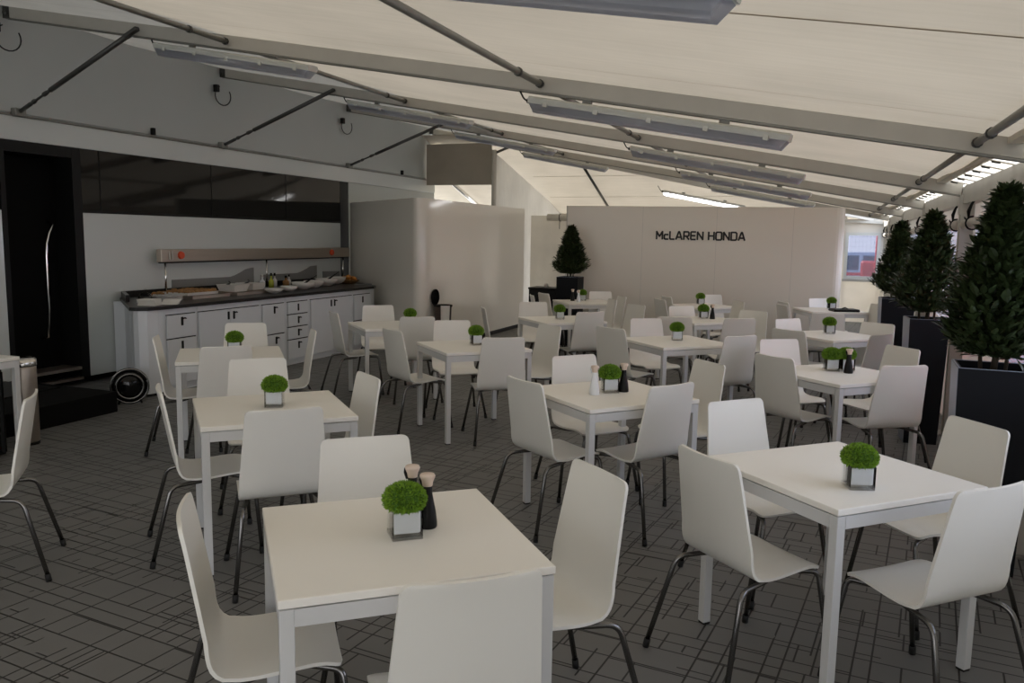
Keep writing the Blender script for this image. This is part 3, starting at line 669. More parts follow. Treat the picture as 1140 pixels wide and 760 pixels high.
for (x, y, r, h_, lb, sp) in ((-6.50, 8.62, .125, .06, bl[0], 0), (-6.55, 9.0, .12, .07, bl[1], 0), (-6.62, 9.42, .165, .10, bl[2], 1), (-6.72, 9.82, .15, .10, bl[3], 0), (-6.82, 10.28, .17, .11, bl[4], 1), (-6.95, 10.74, .15, .11, bl[5], 0)):
    t = thing('serving_bowl', lb, 'bowl', (x, y, ZC), 0, 'white bowls along the counter')
    MB().lathe(bw(r, h_), 22).build('bowl', 'crock', t)
    mb = MB(); mb.blob((0, 0, h_ * .55), r * .72, r * .72, h_ * .3, 10, 6, .08); mb.build('salad', 'laurel' if sp == 0 else 'food', t)
    if sp:
        mb = MB(); mb.tube([(0, 0, h_ * .7), (.06, .12, h_ + .05), (.08, .2, h_ + .09)], [.016, .007, .007], 6); mb.tube([(0, .03, h_ * .7), (.09, .08, h_ + .06)], .007, 6); mb.build('serving_spoon', 'black', t)
t = thing('bread_basket', 'low basket heaped with orange-brown bread at the right counter end', 'basket', (-6.90, 11.0, ZC))
MB().lathe([(.10, 0), (.17, .05), (.175, .055), (.16, .05), (.0, .012)], 18).build('basket', 'food', t)
mb = MB(); rnd = random.Random(3)
for i in range(16):
    a = rnd.uniform(0, 2 * PI); q = rnd.uniform(0, .12); mb.blob((q * math.cos(a), q * math.sin(a), .065 + .04 * (1 - q / .12) * rnd.random() + .01), .042, .032, .026, 8, 5, .1)
mb.build('bread', 'orange', t)
mb = MB(); mb.box(-.04, .04, -.15, .15, 0, .012, .004); lbl(mb, 'folded_cloth', 'wave', (-6.55, 10.83, ZC), 'thin grey folded cloth at the far right corner of the worktop', 'cloth', rz=-.4)

# ------------------------------------------------------------------ door side: bins, side table, round stool
t = thing('round_chrome_stand', 'round chrome-rimmed disc leaning by the counter end', 'stand', (-6.18, 5.96, 0), -.75)
R_ = .165
mb = MB()
for (rr, xo, th) in ((R_, .0, .012), (R_ * .72, .03, .010)):
    mb.tube([(xo, rr * math.cos(a), .178 + rr * math.sin(a)) for a in [i * 2 * PI / 28 for i in range(29)]], th, 8, False)
mb.build('rim', 'chrome', t)
mb = MB(); n = 24; prof = [(R_ * .98, -.02), (R_ * .8, .01), (R_ * .5, .035), (R_ * .2, .045), (.001, .047)]
mb.add([(z - .01, r * math.cos(2 * PI * k / n), .178 + r * math.sin(2 * PI * k / n)) for r, z in prof for k in range(n)], [[i * n + k, i * n + (k + 1) % n, (i + 1) * n + (k + 1) % n, (i + 1) * n + k] for i in range(4) for k in range(n)], True)
mb.build('disc', 'blackgloss', t)
mb = MB(); mb.tube([(-.13, -.1, .012), (.0, -.1, .012), (.02, -.09, .04)], .01, 6); mb.tube([(-.13, .1, .012), (.0, .1, .012), (.02, .09, .04)], .01, 6); mb.tube([(-.13, -.1, .012), (-.13, .1, .012)], .01, 6); mb.tube([(-.13, 0, .012), (-.02, 0, .17)], .01, 6); mb.build('foot_frame', 'black', t)

t = thing('waste_bin', 'tall brushed steel bin behind the leg of the left side table', 'bin', (-5.72, 4.50, 0))
MB().lathe([(.082, .02), (.086, .03), (.086, .60), (.084, .61)], 24).build('body', 'brushed', t)
MB().lathe([(.088, .61), (.089, .62), (.088, .66), (.07, .68), (.06, .675)], 24).build('lid', 'polish', t)
MB().lathe([(.085, 0), (.085, .02), (.08, .02)], 24).build('base_ring', 'black', t)

t = thing('waste_bin', 'black bin with raised oval lid and white liner at the glossy partition', 'bin', (-5.10, 10.62, 0), .0)
MB().lathe([(.10, 0), (.105, .02), (.125, .64), (.13, .66)], 20).build('body', 'bronze', t)
MB().lathe([(.13, .655), (.138, .665), (.138, .68), (.122, .68), (.12, .66)], 20).build('rim', 'black', t)
mb = MB(); n = 20
mb.add([(-.125 + .02 * s_, .12 * math.cos(2 * PI * k / n), .785 + .115 * math.sin(2 * PI * k / n)) for s_ in (-.4, .6) for k in range(n)], [list(range(n))[::-1], list(range(n, 2 * n))] + [[k, (k + 1) % n, (k + 1) % n + n, k + n] for k in range(n)])
mb.build('lid', 'blackgloss', t)
mb = MB(); vs = []
for i in range(9):
    a = -1.35 + i * 1.0 / 8
    for z, r in ((.677, .142), (.60, .138), (.45, .130), (.30, .124)): vs.append((r * math.cos(a), r * math.sin(a), z))
mb.add(vs, [[i * 4 + j, i * 4 + j + 1, (i + 1) * 4 + j + 1, (i + 1) * 4 + j] for i in range(8) for j in range(3)], True)
o = mb.build('liner', 'linen', t)

# ------------------------------------------------------------------ tables
def make_table(label):
    t = thing('dining_table', label, 'table', group='square white dining tables')
    MB().box(-.375, .375, -.375, .375, .716, .74, .0022).build('tabletop', 'tabletop', t)
    mb = MB(); a, w_ = .372, .03
    mb.box(-a + .038, a - .038, -a, -a + w_, .665, .712); mb.box(-a + .038, a - .038, a - w_, a, .665, .712); mb.box(-a, -a + w_, -a + .038, a - .038, .665, .712); mb.box(a - w_, a, -a + .038, a - .038, .665, .712)
    mb.box(-a + .01, a - .01, -a + .01, a - .01, .712, .716)
    mb.build('apron', 'tableframe', t)
    for sx in (-1, 1):
        for sy in (-1, 1):
            x0, y0 = sx * a, sy * a; x1, y1 = sx * (a - .038), sy * (a - .038)
            l_ = MB().box(min(x0, x1), max(x0, x1), min(y0, y1), max(y0, y1), .008, .712, .002).build('leg', 'tableframe', t)
            MB().box(min(x0, x1) + .002, max(x0, x1) - .002, min(y0, y1) + .002, max(y0, y1) - .002, 0, .008).build('foot_cap', 'rubber', l_)
    return t
R45 = math.radians(45)
TB = {  # name: (x, y, angle, description used in labels)
 'T1': (-1.186, 2.147, 40.5, 'the nearest table'), 'T2': (.092, 3.48, 44.5, 'the big table at front right'), 'T3': (-2.70, 3.544, 44.6, 'the left front table'),
 'T4': (-1.166, 4.72, 48.2, 'the central table with bottles'), 'T5': (-2.75, 6.32, 45.5, 'the left-centre table'), 'T6': (-1.24, 7.47, 43.2, 'the table below the wall lettering'),
 'T7': (.12, 6.17, 45, 'the two-fern table'), 'T8': (.10, 8.75, 45, 'the table beyond the two-fern table'), 'T9': (-4.19, 5.02, 40, 'the table before the counter drawers'),
 'T10': (-4.10, 7.39, 45, 'the table before the right counter end'), 'T11': (-2.77, 8.88, 45, 'the table past the bin'), 'T12': (-3.30, 11.65, 36, 'the corner tree table'),
 'T13': (-1.62, 11.85, 48, 'the farthest table under the lettering'), 'T14': (-1.32, 9.70, 44, 'the back table with black bottle'), 'T15': (.09, 12.05, 22, 'the black folder table')}
tl = {'T1': 'square white table, nearest, with fern and two bottles at bottom centre', 'T2': 'square white table at front right with one potted fern', 'T3': 'square white table at left front behind the nearest one',
 'T4': 'square white table in the centre with a white and a black bottle', 'T5': 'square white table left of centre before the glossy partition', 'T6': 'square white table in the centre under the wall lettering',
 'T7': 'square white table at right carrying two potted ferns', 'T8': 'square white table behind the one with two potted ferns', 'T9': 'square white table in front of the counter drawers',
 'T10': 'square white table near the right end of the counter', 'T11': 'square white table past the black partition bin', 'T12': 'square white back table beneath the corner tree',
 'T13': 'farthest square white table under the wall lettering', 'T14': 'square white back table with fern and black bottle under the lettering', 'T15': 'white back right table with a black folder on it'}
tp = None; TOB = {}
for k, (x, y, a, dsc) in TB.items():
    if tp is None: tp = make_table(tl[k]); o = tp
    else: o = copy_tree(tp); o['label'] = tl[k]
    o.location = (x, y, 0); o.rotation_euler = (0, 0, math.radians(a)); TOB[k] = o
o = copy_tree(tp); o['label'] = 'white side table cut by the left picture edge over a black cabinet'; o.location = (-5.78, 3.85, 0); o.rotation_euler = (0, 0, 0); del o['group']
t = thing('low_cabinet', 'black cabinet standing under the side table at the left edge', 'cabinet', (-5.80, 3.85, 0))
MB().box(-.28, .28, -.30, .32, .02, .645, .006).build('body', 'black', t)
MB().box(.28, .30, -.29, .31, .04, .63, .004).build('door', 'blackgloss', t)
MB().box(.30, .302, .15, .22, .46, .50).build('sticker', 'wave', t)
mb = MB()
for sx in (-1, 1):
    for sy in (-1, 1): mb.box(sx * .24 - .02, sx * .24 + .02, sy * .26 - .02, sy * .26 + .02, 0, .02)
mb.build('foot', 'rubber', t)

# ------------------------------------------------------------------ chairs
def catmull(pts, n):
    out = []; P_ = [pts[0]] + pts + [pts[-1]]
    for i in range(1, len(P_) - 2):
        for k in range(n):
            t = k / n; a, b, c, d = P_[i - 1], P_[i], P_[i + 1], P_[i + 2]
            out.append(tuple(.5 * (2 * b[j] + (c[j] - a[j]) * t + (2 * a[j] - 5 * b[j] + 4 * c[j] - d[j]) * t * t + (3 * b[j] - a[j] - 3 * c[j] + d[j]) * t ** 3) for j in (0, 1)))
    return out + [pts[-1]]
def make_chair(label):
    t = thing('dining_chair', label, 'chair', group='white shell dining chairs')
    prof = [(-.268, .857), (-.254, .79), (-.238, .70), (-.222, .61), (-.208, .53), (-.192, .47), (-.165, .432), (-.125, .415), (-.06, .412), (.04, .420), (.10, .424), (.14, .420), (.172, .408)]
    pr = catmull(prof, 4)
    s = [0]
    for i in range(1, len(pr)): s.append(s[-1] + math.dist(pr[i], pr[i - 1]))
    T_ = s[-1]; R_ = .026
    # resample with extra stations at the rounded ends
    st = [0, .003, .007, .013, .019, R_]; m_ = 34
    st = st + [R_ + (T_ - 2 * R_) * i / m_ for i in range(1, m_)] + [T_ - q for q in st[::-1]]
    def at(q):
        for i in range(1, len(s)):
            if q <= s[i] + 1e-9:
                u = (q - s[i - 1]) / max(1e-9, s[i] - s[i - 1]); return (pr[i - 1][0] + (pr[i][0] - pr[i - 1][0]) * u, pr[i - 1][1] + (pr[i][1] - pr[i - 1][1]) * u)
        return pr[-1]
    nv = 11; front_, back_ = [], []; th = .011
    for q in st:
        x, z = at(q); xa, za = at(max(0, q - .004)); xb, zb_ = at(min(T_, q + .004))
        d = Vector((xb - xa, 0, zb_ - za)).normalized(); nrm = Vector((-d.z, 0, d.x))  # toward the sitter
        f = q / T_
        hw = .172 + .028 * min(1, f / .45) if f < .55 else .200 - .016 * (f - .55) / .45
        e = min(q, T_ - q)
        if e < R_: hw -= R_ - math.sqrt(max(0, R_ * R_ - (R_ - e) ** 2))
        for k in range(nv):
            v = -1 + 2 * k / (nv - 1); cv = .014 * v * v if f < .42 else (.014 * (1 - min(1, (f - .42) / .12))) * v * v + (.0 if f < .6 else .004 * v * v)
            p = Vector((x, v * hw, z)) + nrm * cv
            front_.append(p + nrm * th / 2); back_.append(p - nrm * th / 2)
    n = len(st); N_ = n * nv; fs = []
    for i in range(n - 1):
        for k in range(nv - 1):
            a = i * nv + k; fs.append([a, a + nv, a + nv + 1, a + 1]); fs.append([N_ + a, N_ + a + 1, N_ + a + nv + 1, N_ + a + nv])
    for i in range(n - 1):
        for k in (0, nv - 1):
            a = i * nv + k; q_ = [a, a + N_, a + nv + N_, a + nv]; fs.append(q_ if k == 0 else q_[::-1])
    for k in range(nv - 1):
        fs.append([k, k + 1, k + 1 + N_, k + N_]); a = (n - 1) * nv + k; fs.append([a, a + N_, a + 1 + N_, a + 1])
    mb = MB(); mb.add(front_ + back_, fs, True); sh = mb.build('seat_shell', 'shell', t)
    for p in sh.data.polygons:
        pass
    es = sh.modifiers.new('edge', 'EDGE_SPLIT'); es.split_angle = math.radians(50)
    for sx, x0, x1, xf in ((1, .05, .176, .20), (-1, -.02, -.225, -.325)):
        for sy in (-1, 1):
            pts = fillet([(x0, sy * .05, .396), (x0 + sx * .03, sy * (.12 if sx > 0 else .15), .396), (x1, sy * (.165 if sx > 0 else .19), .392 if sx > 0 else .389), (xf, sy * .24, .012)], .03 if sx > 0 else .045, 6)
            l_ = MB().tube(pts, .0105, 10).build('leg', 'chrome', t)
            a = Vector(pts[-1]); b = Vector(pts[-2]); d = (a - b).normalized()
            MB().tube([a - d * .025, a + Vector((0, 0, -.011))], .0135, 8).build('foot_cap', 'rubber', l_)
    MB().box(-.07, .09, -.05, .05, .398, .407).build('mounting_plate', 'chrome', t)
    return t
CH = [('T1','left',-1.70,1.80,38),('T1','back',-1.67,2.77,-50),('T1','front',-.72,1.68,130),('T1','right',-.68,2.70,-133),
('T3','left',-3.15,3.21,46),('T3','front',-2.26,3.06,134),('T3','right',-2.39,4.04,-128),('T3','back',-3.36,4.28,-51),
('T9','left',-4.72,4.80,38),('T9','front',-3.90,4.63,138),('T9','right',-3.93,5.75,-139),('T9','back',-4.80,5.96,-55),
('T10','left',-4.73,7.22,48),('T10','back',-4.77,8.22,-52),('T10','front',-3.89,7.36,126),
('T5','left',-3.42,6.10,57),('T5','back',-3.31,7.09,-55),('T5','front',-2.39,6.07,125),('T5','right',-2.33,7.15,-126),
('T11','left',-3.64,8.60,30),('T11','back',-3.40,9.67,-60),('T11','front',-2.38,8.67,136),
('T4','left',-1.56,4.27,55),('T4','back',-1.59,5.36,-42),('T4','front',-.78,4.53,146),('T4','right',-.67,5.48,-138),
('T6','left',-1.80,7.20,62),('T6','back',-1.69,8.25,-52),('T6','front',-.63,7.13,137),
('T14','left',-1.44,8.55,100),('T14','back',-1.63,10.05,-49),('T14','front',-.80,8.75,120),('T14','right',-.75,9.86,-115),
('T7','left',-.26,6.02,52),('T7','back',-.34,7.05,-56),('T7','front',.52,5.90,122),('T7','right',.60,6.98,-141),
('T8','left',-.30,7.85,58),('T8','back',-.36,9.0,-42),('T8','front',.50,7.86,145),('T8','right',.52,9.0,-122),
('T15','back',-.10,12.55,-46),('T15','right',.62,11.75,-150),('T15','front',.05,9.9,95),('T15','left',-.52,11.0,25),('T15','extra',-.53,11.55,25),
('T13','left',-2.09,11.05,36),('T13','extra',-2.10,11.66,34),('T13','back',-1.55,12.40,-56),('T13','right',-1.05,11.30,210),
('T12','left',-3.85,10.85,28),('T12','extra',-3.83,11.3,45),('T12','back',-3.15,12.1,-60),('T12','right',-2.64,11.31,213),('T12','front',-2.61,10.65,213),
('T11','right',-2.15,10.0,230),
('L','right',-3.55,2.84,-138),
('T2','left',-.385,3.05,47),('T2','back',-.40,4.20,-44),('T2','right',.69,4.14,-145),('T2','front',.57,3.03,134)]
ldesc = {'left': 'white chair facing right on the left side of %s', 'back': 'white chair facing the viewer behind %s', 'front': 'white chair with its back to the viewer before %s', 'right': 'white chair on the far right side of %s'}
lover = {('T15', 'extra'): 'second of two white chairs seen edge-on left of the folder table', ('T15', 'left'): 'nearer of two white chairs seen edge-on left of the folder table', ('T13', 'extra'): 'rear one of two white chairs left of the farthest table',
 ('T11', 'right'): 'tall white chair right of the bin table, left of the lettering', ('T12', 'extra'): 'rear white chair of the pair left of the corner-tree table', ('T12', 'front'): 'white chair edge-on before the right side of the corner-tree table',
 ('L', 'right'): 'white chair turned away at the left picture edge, facing the side table', ('T12', 'left'): 'nearer white chair of the pair left of the corner-tree table', ('T13', 'left'): 'nearer one of two white chairs left of the farthest table',
 ('T1', 'right'): 'white chair at the right of the nearest table, its front face visible', ('T8', 'right'): 'white chair right behind the second right table, near the tree planter', ('T1', 'back'): 'white chair tucked behind the nearest table, facing the viewer'}
# push chairs and tables gently apart where a backrest would cut a tabletop
def corners(cx, cy, a, x0, x1, y0, y1): return [Vector((cx + math.cos(a) * x - math.sin(a) * y, cy + math.sin(a) * x + math.cos(a) * y)) for x, y in ((x0, y0), (x1, y0), (x1, y1), (x0, y1))]
def mtv(A, B, axes):
    best = None
    for ax in axes:
        pa = [p.dot(ax) for p in A]; pb = [p.dot(ax) for p in B]
        d1, d2 = max(pa) - min(pb), max(pb) - min(pa)
        if d1 <= 0 or d2 <= 0: return None
        d, v = (d1, -ax) if d1 < d2 else (d2, ax)
        if best is None or d < best[0]: best = (d, v)
    return best
CH = [list(c) for c in CH]; TP = {k: [v[0], v[1]] for k, v in TB.items()}
for it in range(40):
    for c in CH:
        a = math.radians(c[4]); ca, sa = math.cos(a), math.sin(a)
        A = corners(c[2], c[3], a, -.02, .062, -.195, .195)
        for k in TP:
            ta = math.radians(TB[k][2])
            B = corners(TP[k][0], TP[k][1], ta, -.378, .378, -.378, .378)
            m = mtv(A, B, [Vector((ca, sa)), Vector((-sa, ca)), Vector((math.cos(ta), math.sin(ta))), Vector((-math.sin(ta), math.cos(ta)))])
            if m:
                wt = .75 if TP[k][1] > 7 else .9
                c[2] += m[1].x * m[0] * wt; c[3] += m[1].y * m[0] * wt; TP[k][0] -= m[1].x * m[0] * (1 - wt); TP[k][1] -= m[1].y * m[0] * (1 - wt)
for k in TP: TOB[k].location = (TP[k][0], TP[k][1], 0)
print('TP', {k: (round(v[0] - TB[k][0], 2), round(v[1] - TB[k][1], 2)) for k, v in TP.items()})
cp = None
for (tn, side, x, y, ang) in CH:
    lb = lover.get((tn, side)) or ldesc[side] % TB[tn][3]
    if cp is None: cp = make_chair(lb); o = cp
    else: o = copy_tree(cp); o['label'] = lb
    a = math.radians(ang); ox, oy = x + .268 * math.cos(a), y + .268 * math.sin(a)
    o.location = (ox, oy, 0); o.rotation_euler = (0, 0, a)

# ------------------------------------------------------------------ potted button ferns and bottles
def leaf_quad(mb, p, d, up, ln, w_):
    d = d.normalized(); s_ = d.cross(up)
    if s_.length < 1e-3: s_ = Vector((1, 0, 0))
    s_.normalize(); q = p + d * ln
    mb.v += [tuple(p), tuple(p + d * ln * .5 + s_ * w_), tuple(q), tuple(p + d * ln * .5 - s_ * w_)]
    o = len(mb.v) - 4; mb.f.append([o, o + 1, o + 2, o + 3]); mb.sm.append(False)
def make_fern(label):
    t = thing('potted_fern', label, 'plant', group='potted ferns on the tables')
    mb = MB(); a, g, h_ = .046, .004, .088
    mb.box(-a, a, -a, a, 0, .010, .001)
    for (x0, x1, y0, y1) in ((-a, a, -a, -a + g), (-a, a, a - g, a), (-a, -a + g, -a + g, a - g), (a - g, a, -a + g, a - g)): mb.box(x0, x1, y0, y1, .010, h_)
    mb.build('glass_vase', 'glass', t)
    MB().box(-a + g + .002, a - g - .002, -a + g + .002, a - g - .002, .018, h_ - .004, .003).build('lining', 'ceramic', t)
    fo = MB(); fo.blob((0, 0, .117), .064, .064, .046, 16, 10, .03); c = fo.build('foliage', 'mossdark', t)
    mb = MB(); rnd = random.Random(5)
    for i in range(2600):
        zc = rnd.uniform(-.62, 1); th_ = rnd.uniform(0, 2 * PI); r = math.sqrt(max(0, 1 - zc * zc))
        d = Vector((r * math.cos(th_), r * math.sin(th_), zc)); p = Vector((d.x * .064, d.y * .064, .117 + d.z * .047)) * 1.0
        dd = d + Vector((rnd.uniform(-.9, .9), rnd.uniform(-.9, .9), rnd.uniform(-.9, .6)))
        leaf_quad(mb, p - d * .006, dd, Vector((rnd.random() - .5, rnd.random() - .5, rnd.random())), rnd.uniform(.010, .017), .0032)
    mb.build('fronds', 'moss', c)
    return t
FE = {'T1': (-1.157, 2.15, 'potted round fern in a glass cube on the nearest table', 40), 'T2': (.158, 3.27, 'potted round fern on the big front right table', 18), 'T3': (-2.692, 3.56, 'potted round fern on the left front table', 28),
 'T4': (-1.174, 4.75, 'potted round fern between white and black bottles on the central table', 30), 'T5': (-2.75, 6.38, 'potted round fern on the left-centre table', 45), 'T6': (-1.25, 7.55, 'potted round fern on the centre table under the lettering', 20),
 'T7': (.07, 6.27, 'left one of two ferns side by side on the right table', 20), 'T8': (.06, 8.87, 'potted round fern on the table behind the two-fern table', 20), 'T9': (-4.20, 5.08, 'potted round fern half hidden on the table before the counter drawers', 30),
 'T10': (-4.0, 7.55, 'potted round fern peeping over a chair near the right counter end', 30), 'T11': (-2.80, 8.88, 'potted round fern on the table past the partition bin', 30), 'T12': (-3.36, 11.75, 'potted round fern on the back table beneath the corner tree', 30),
 'T13': (-1.67, 12.0, 'potted round fern on the farthest table under the lettering', 30), 'T14': (-1.33, 9.85, 'potted round fern beside the black bottle on the back table', 30), 'T15': (.09, 12.2, 'potted round fern on the back right table behind the folder', 30),
 'T7b': (.17, 6.33, 'right one of two ferns side by side, behind the black bottle', 25)}
fp = None
for k, (x, y, lb, rz) in FE.items():
    if fp is None: fp = make_fern(lb); o = fp
    else: o = copy_tree(fp); o['label'] = lb
    sc_ = 1.0
    o.location = (x, y, .74); o.rotation_euler = (0, 0, math.radians(rz)); o.scale = (sc_, sc_, sc_)
def make_bottle(m, label):
    t = thing('oil_bottle', label, 'bottle', group='table bottles')
    MB().lathe([(.029, 0), (.031, .004), (.031, .016), (.027, .05), (.019, .09), (.0145, .115), (.0155, .135), (.0, .135)], 20).build('body', m, t)
    mb = MB(); mb.lathe([(.014, .128), (.016, .135), (.018, .148), (.0235, .160), (.0245, .166), (.022, .171), (0, .174)], 16); mb.build('stopper', 'cork', t)
    mb = MB(); mb.tube([(-.016, 0, .128), (-.021, 0, .15), (-.024, 0, .163)], [.006, .008, .003], 6); mb.build('pour_lip', m, t)
    return t
bb = make_bottle('black', 'black flared bottle right of the fern on the nearest table'); bb.location = (-1.128, 2.245, .74)
bwh = make_bottle('ceramic', 'white flared bottle left of the fern on the central table'); bwh.location = (-1.235, 4.63, .74)
for (src, x, y, lb) in ((bb, -1.215, 2.31, 'second black bottle, hidden behind the fern on the nearest table'), (bb, -1.10, 4.80, 'black flared bottle right behind the fern on the central table'), (bb, .185, 6.20, 'black flared bottle in front of the two ferns'),
                        (bb, -1.22, 9.82, 'black bottle beside the fern on the back table under the lettering'), (bwh, -3.33, 11.45, 'white bottle on the back table beneath the corner tree'), (bb, -3.47, 11.62, 'black bottle left of the white one beneath the corner tree')):
    c = copy_tree(src); c['label'] = lb; c.location = (x, y, .74); c.rotation_euler = (0, 0, .4)
t = thing('document_folder', 'flat black folder lying on the back right table', 'folder', (.25, 11.88, .74), .35)
MB().box(-.17, .17, -.12, .12, 0, .028, .008).build('cover', 'black', t)
MB().box(-.16, .165, -.11, .11, .029, .034, .001).build('paper', 'black', t)
MB().tube([(-.03, .0, .034), (.02, .02, .05), (.05, .0, .034)], .008, 6).build('grip', 'black', t)

# ------------------------------------------------------------------ bay trees in tall planters
def make_tree_mesh(H=.92, R=.29, n=3400, seed=1):
    rnd = random.Random(seed); mb = MB()
    lobes = [(rnd.uniform(0, 2 * PI), rnd.uniform(.08, .9), rnd.uniform(.5, 1.1)) for _ in range(26)]
    def rad(h, a):
        b = R * 1.08 * (min(1, (h + .04) / .18) ** .6) * (1 - max(0, h - .10) / .90) ** .92
        k = 1 + sum(.13 * w_ * math.exp(-((h - lh) / .07) ** 2) * max(0, math.cos(a - la)) ** 3 for la, lh, w_ in lobes) - .08
        return b * k + .012
    for i in range(n):
        h = rnd.random() ** 1.25 * .99; a = rnd.uniform(0, 2 * PI); q = rnd.uniform(.55, 1.03) if rnd.random() < .8 else rnd.uniform(.1, .6)
        r = rad(h, a) * q; p = Vector((r * math.cos(a), r * math.sin(a), h * H))
        d = Vector((math.cos(a), math.sin(a), rnd.uniform(.1, 1.5))) + Vector((rnd.uniform(-.8, .8), rnd.uniform(-.8, .8), rnd.uniform(-.5, .5))); d.normalize()
        ln = rnd.uniform(.05, .09); w_ = ln * rnd.uniform(.19, .26)
        s_ = d.cross(Vector((rnd.uniform(-.4, .4), rnd.uniform(-.4, .4), 1)))
        if s_.length < .01: continue
        s_.normalize(); u_ = s_.cross(d); o = len(mb.v)
        c1, c2, c3 = p + d * ln * .35, p + d * ln * .7, p + d * ln + u_ * -.004
        mb.v += [tuple(p), tuple(c1 + s_ * w_ + u_ * .004), tuple(c1 - s_ * w_ + u_ * .004), tuple(c2 + s_ * w_ * .8 + u_ * .003), tuple(c2 - s_ * w_ * .8 + u_ * .003), tuple(c3), tuple(c1), tuple(c2)]
        for f in ((0, 1, 6), (0, 6, 2), (1, 3, 7, 6), (6, 7, 4, 2), (3, 5, 7), (7, 5, 4)): mb.f.append([o + j for j in f]); mb.sm.append(False)
    return mb
def planter(x, y, h_, wt, wb, label, rz=0., edge=True):
    t = thing('planter', label, 'planter', (x, y, 0), rz, 'tall dark planters')
    mb = MB(); a, b = wt / 2, wb / 2; g = .018
    def ring(s_, z): return [(-s_, -s_, z), (s_, -s_, z), (s_, s_, z), (-s_, s_, z)]
    vs = ring(b, 0) + ring(a, h_) + ring(a - g, h_) + ring(a - g, h_ - .06)
    fs = [(3, 2, 1, 0)] + [[i, (i + 1) % 4, (i + 1) % 4 + 4, i + 4] for i in range(4)] + [[i + 4, (i + 1) % 4 + 4, (i + 1) % 4 + 8, i + 8] for i in range(4)] + [[i + 8, (i + 1) % 4 + 8, (i + 1) % 4 + 12, i + 12] for i in range(4)]
    mb.add(vs, fs); mb.build('pot', 'planter', t)
    mb = MB(); mb.add(ring(a - g, h_ - .055), [(0, 1, 2, 3)]); mb.build('soil', 'soil', t)
    mb = MB()
    for (x0, x1, y0, y1) in ((-a, a, -a, -a + .008), (-a, a, a - .008, a), (-a, -a + .008, -a, a), (a - .008, a, -a, a)): mb.box(x0, x1, y0, y1, h_, h_ + .003)
    mb.build('rim', 'planteredge', t)
    if edge:
        mb = MB(); mb.hull([(-b - .003, -b - .003, .004), (-b - .003, b + .003, .004), (-b - .001, -b, .004), (-b - .001, b, .004), (-a - .003, -a - .003, h_), (-a - .003, a + .003, h_), (-a - .001, -a, h_), (-a - .001, a, h_)]); mb.build('lit_side_panel', 'planteredge', t)  # pale sheet paints the light falling on the pot's left side
    return t
trees = (
 (.82, 4.74, 1.04, .34, .30, .76, .96, 'laurel tree nearest the viewer, cut by the right edge', 'tall dark square planter nearest the viewer at the right edge', -.04, 2),
 (.80, 7.60, 1.04, .30, .25, .85, .92, 'middle laurel tree of the three at the right wall', 'tall dark planter under the middle laurel tree', .08, 3),
 (.76, 10.25, 1.04, .34, .30, .82, .90, 'farthest laurel tree of the three at the right wall', 'tall dark planter under the farthest laurel tree at the right wall', .05, 4),
 (-3.72, 12.30, 1.06, .34, .34, .85, .82, 'clipped cone tree in the left back corner by the lettered wall', 'black square planter in the left back corner', .0, 5))
for (x, y, h_, wt, wb, sR, sH, lt, lp, rz, sd_) in trees:
    planter(x, y, h_, wt, wb, lp, rz, edge=(x > 0))
    t = thing('laurel_tree', lt, 'tree', (x, y, h_ - .05), 0, 'laurel cone trees')
    mb = MB(); mb.tube([(0, 0, 0), (.01, .0, .12), (0, .01, .55), (0, 0, .85 * sH)], [.018, .015, .010, .004], 8)
    mb.tube([(-.05, .03, 0), (-.06, .04, .15), (-.03, .05, .4)], [.011, .009, .005], 7); mb.tube([(.05, -.02, 0), (.055, -.03, .14), (.05, -.02, .4)], [.010, .009, .005], 7)
    mb.build('trunk', 'bark', t)
    f_ = make_tree_mesh(.86 * sH, .30 * sR, 4200 if y < 5 else 3200, sd_).build('foliage', 'laurel', t); f_.location = (0, 0, .10)
# low black box left of the corner planter
t = thing('storage_box', 'low black box with small items left of the corner planter', 'box', (-4.2, 12.55, 0))
MB().box(-.22, .24, -.2, .2, 0, .84, .008).build('body', 'black', t)
MB().box(-.23, .25, -.21, .21, .84, .87, .006).build('lid', 'black', t)
o = MB().lathe([(.03, 0), (.035, .03), (.03, .055), (0, .06)], 12).build('cup', 'crock', loc=(-4.18, 12.50, .87)); tag(o, 'small white cup on the low black box in the back corner', 'cup')

# ------------------------------------------------------------------ hooks, loops of cable and small fittings
for i, (x, y, z, lb) in enumerate(((-7.40, ty(5.30), tz(3.42), 'black cable loop at the top left rafter end'), (-7.40, ty(8.05), tz(3.37), 'black cable loop under the second rafter end'), (-7.40, ty(10.75), tz(3.36), 'black cable loop under the third rafter end'))):
    t = thing('cable_loop', lb, 'cable', (x, y, z), 0, 'cable loops on the trailer side')
    MB().tube([(.03 * math.sin(a), .11 * math.sin(a) + .1, -.12 + .12 * math.cos(a)) for a in [-.4 - i_ * (2 * PI - 1.4) / 16 for i_ in range(17)]], .007, 6).build('cable', 'cablemat', t)
    MB().box(-.03, .03, -.05, .01, -.09, .0, .006).build('socket', 'black', t)
for y, lb in ((ty(7.05), 'small black catch on the trailer rail above the dark window'), (ty(12.6), 'small black catch on the trailer rail near its far end')):
    o = MB().box(-.02, .03, -.02, .02, -.03, .05, .005).build('rail_catch', 'black', loc=(XW + .02, y, Z_R + .04)); tag(o, lb, 'catch', 'rail catches')

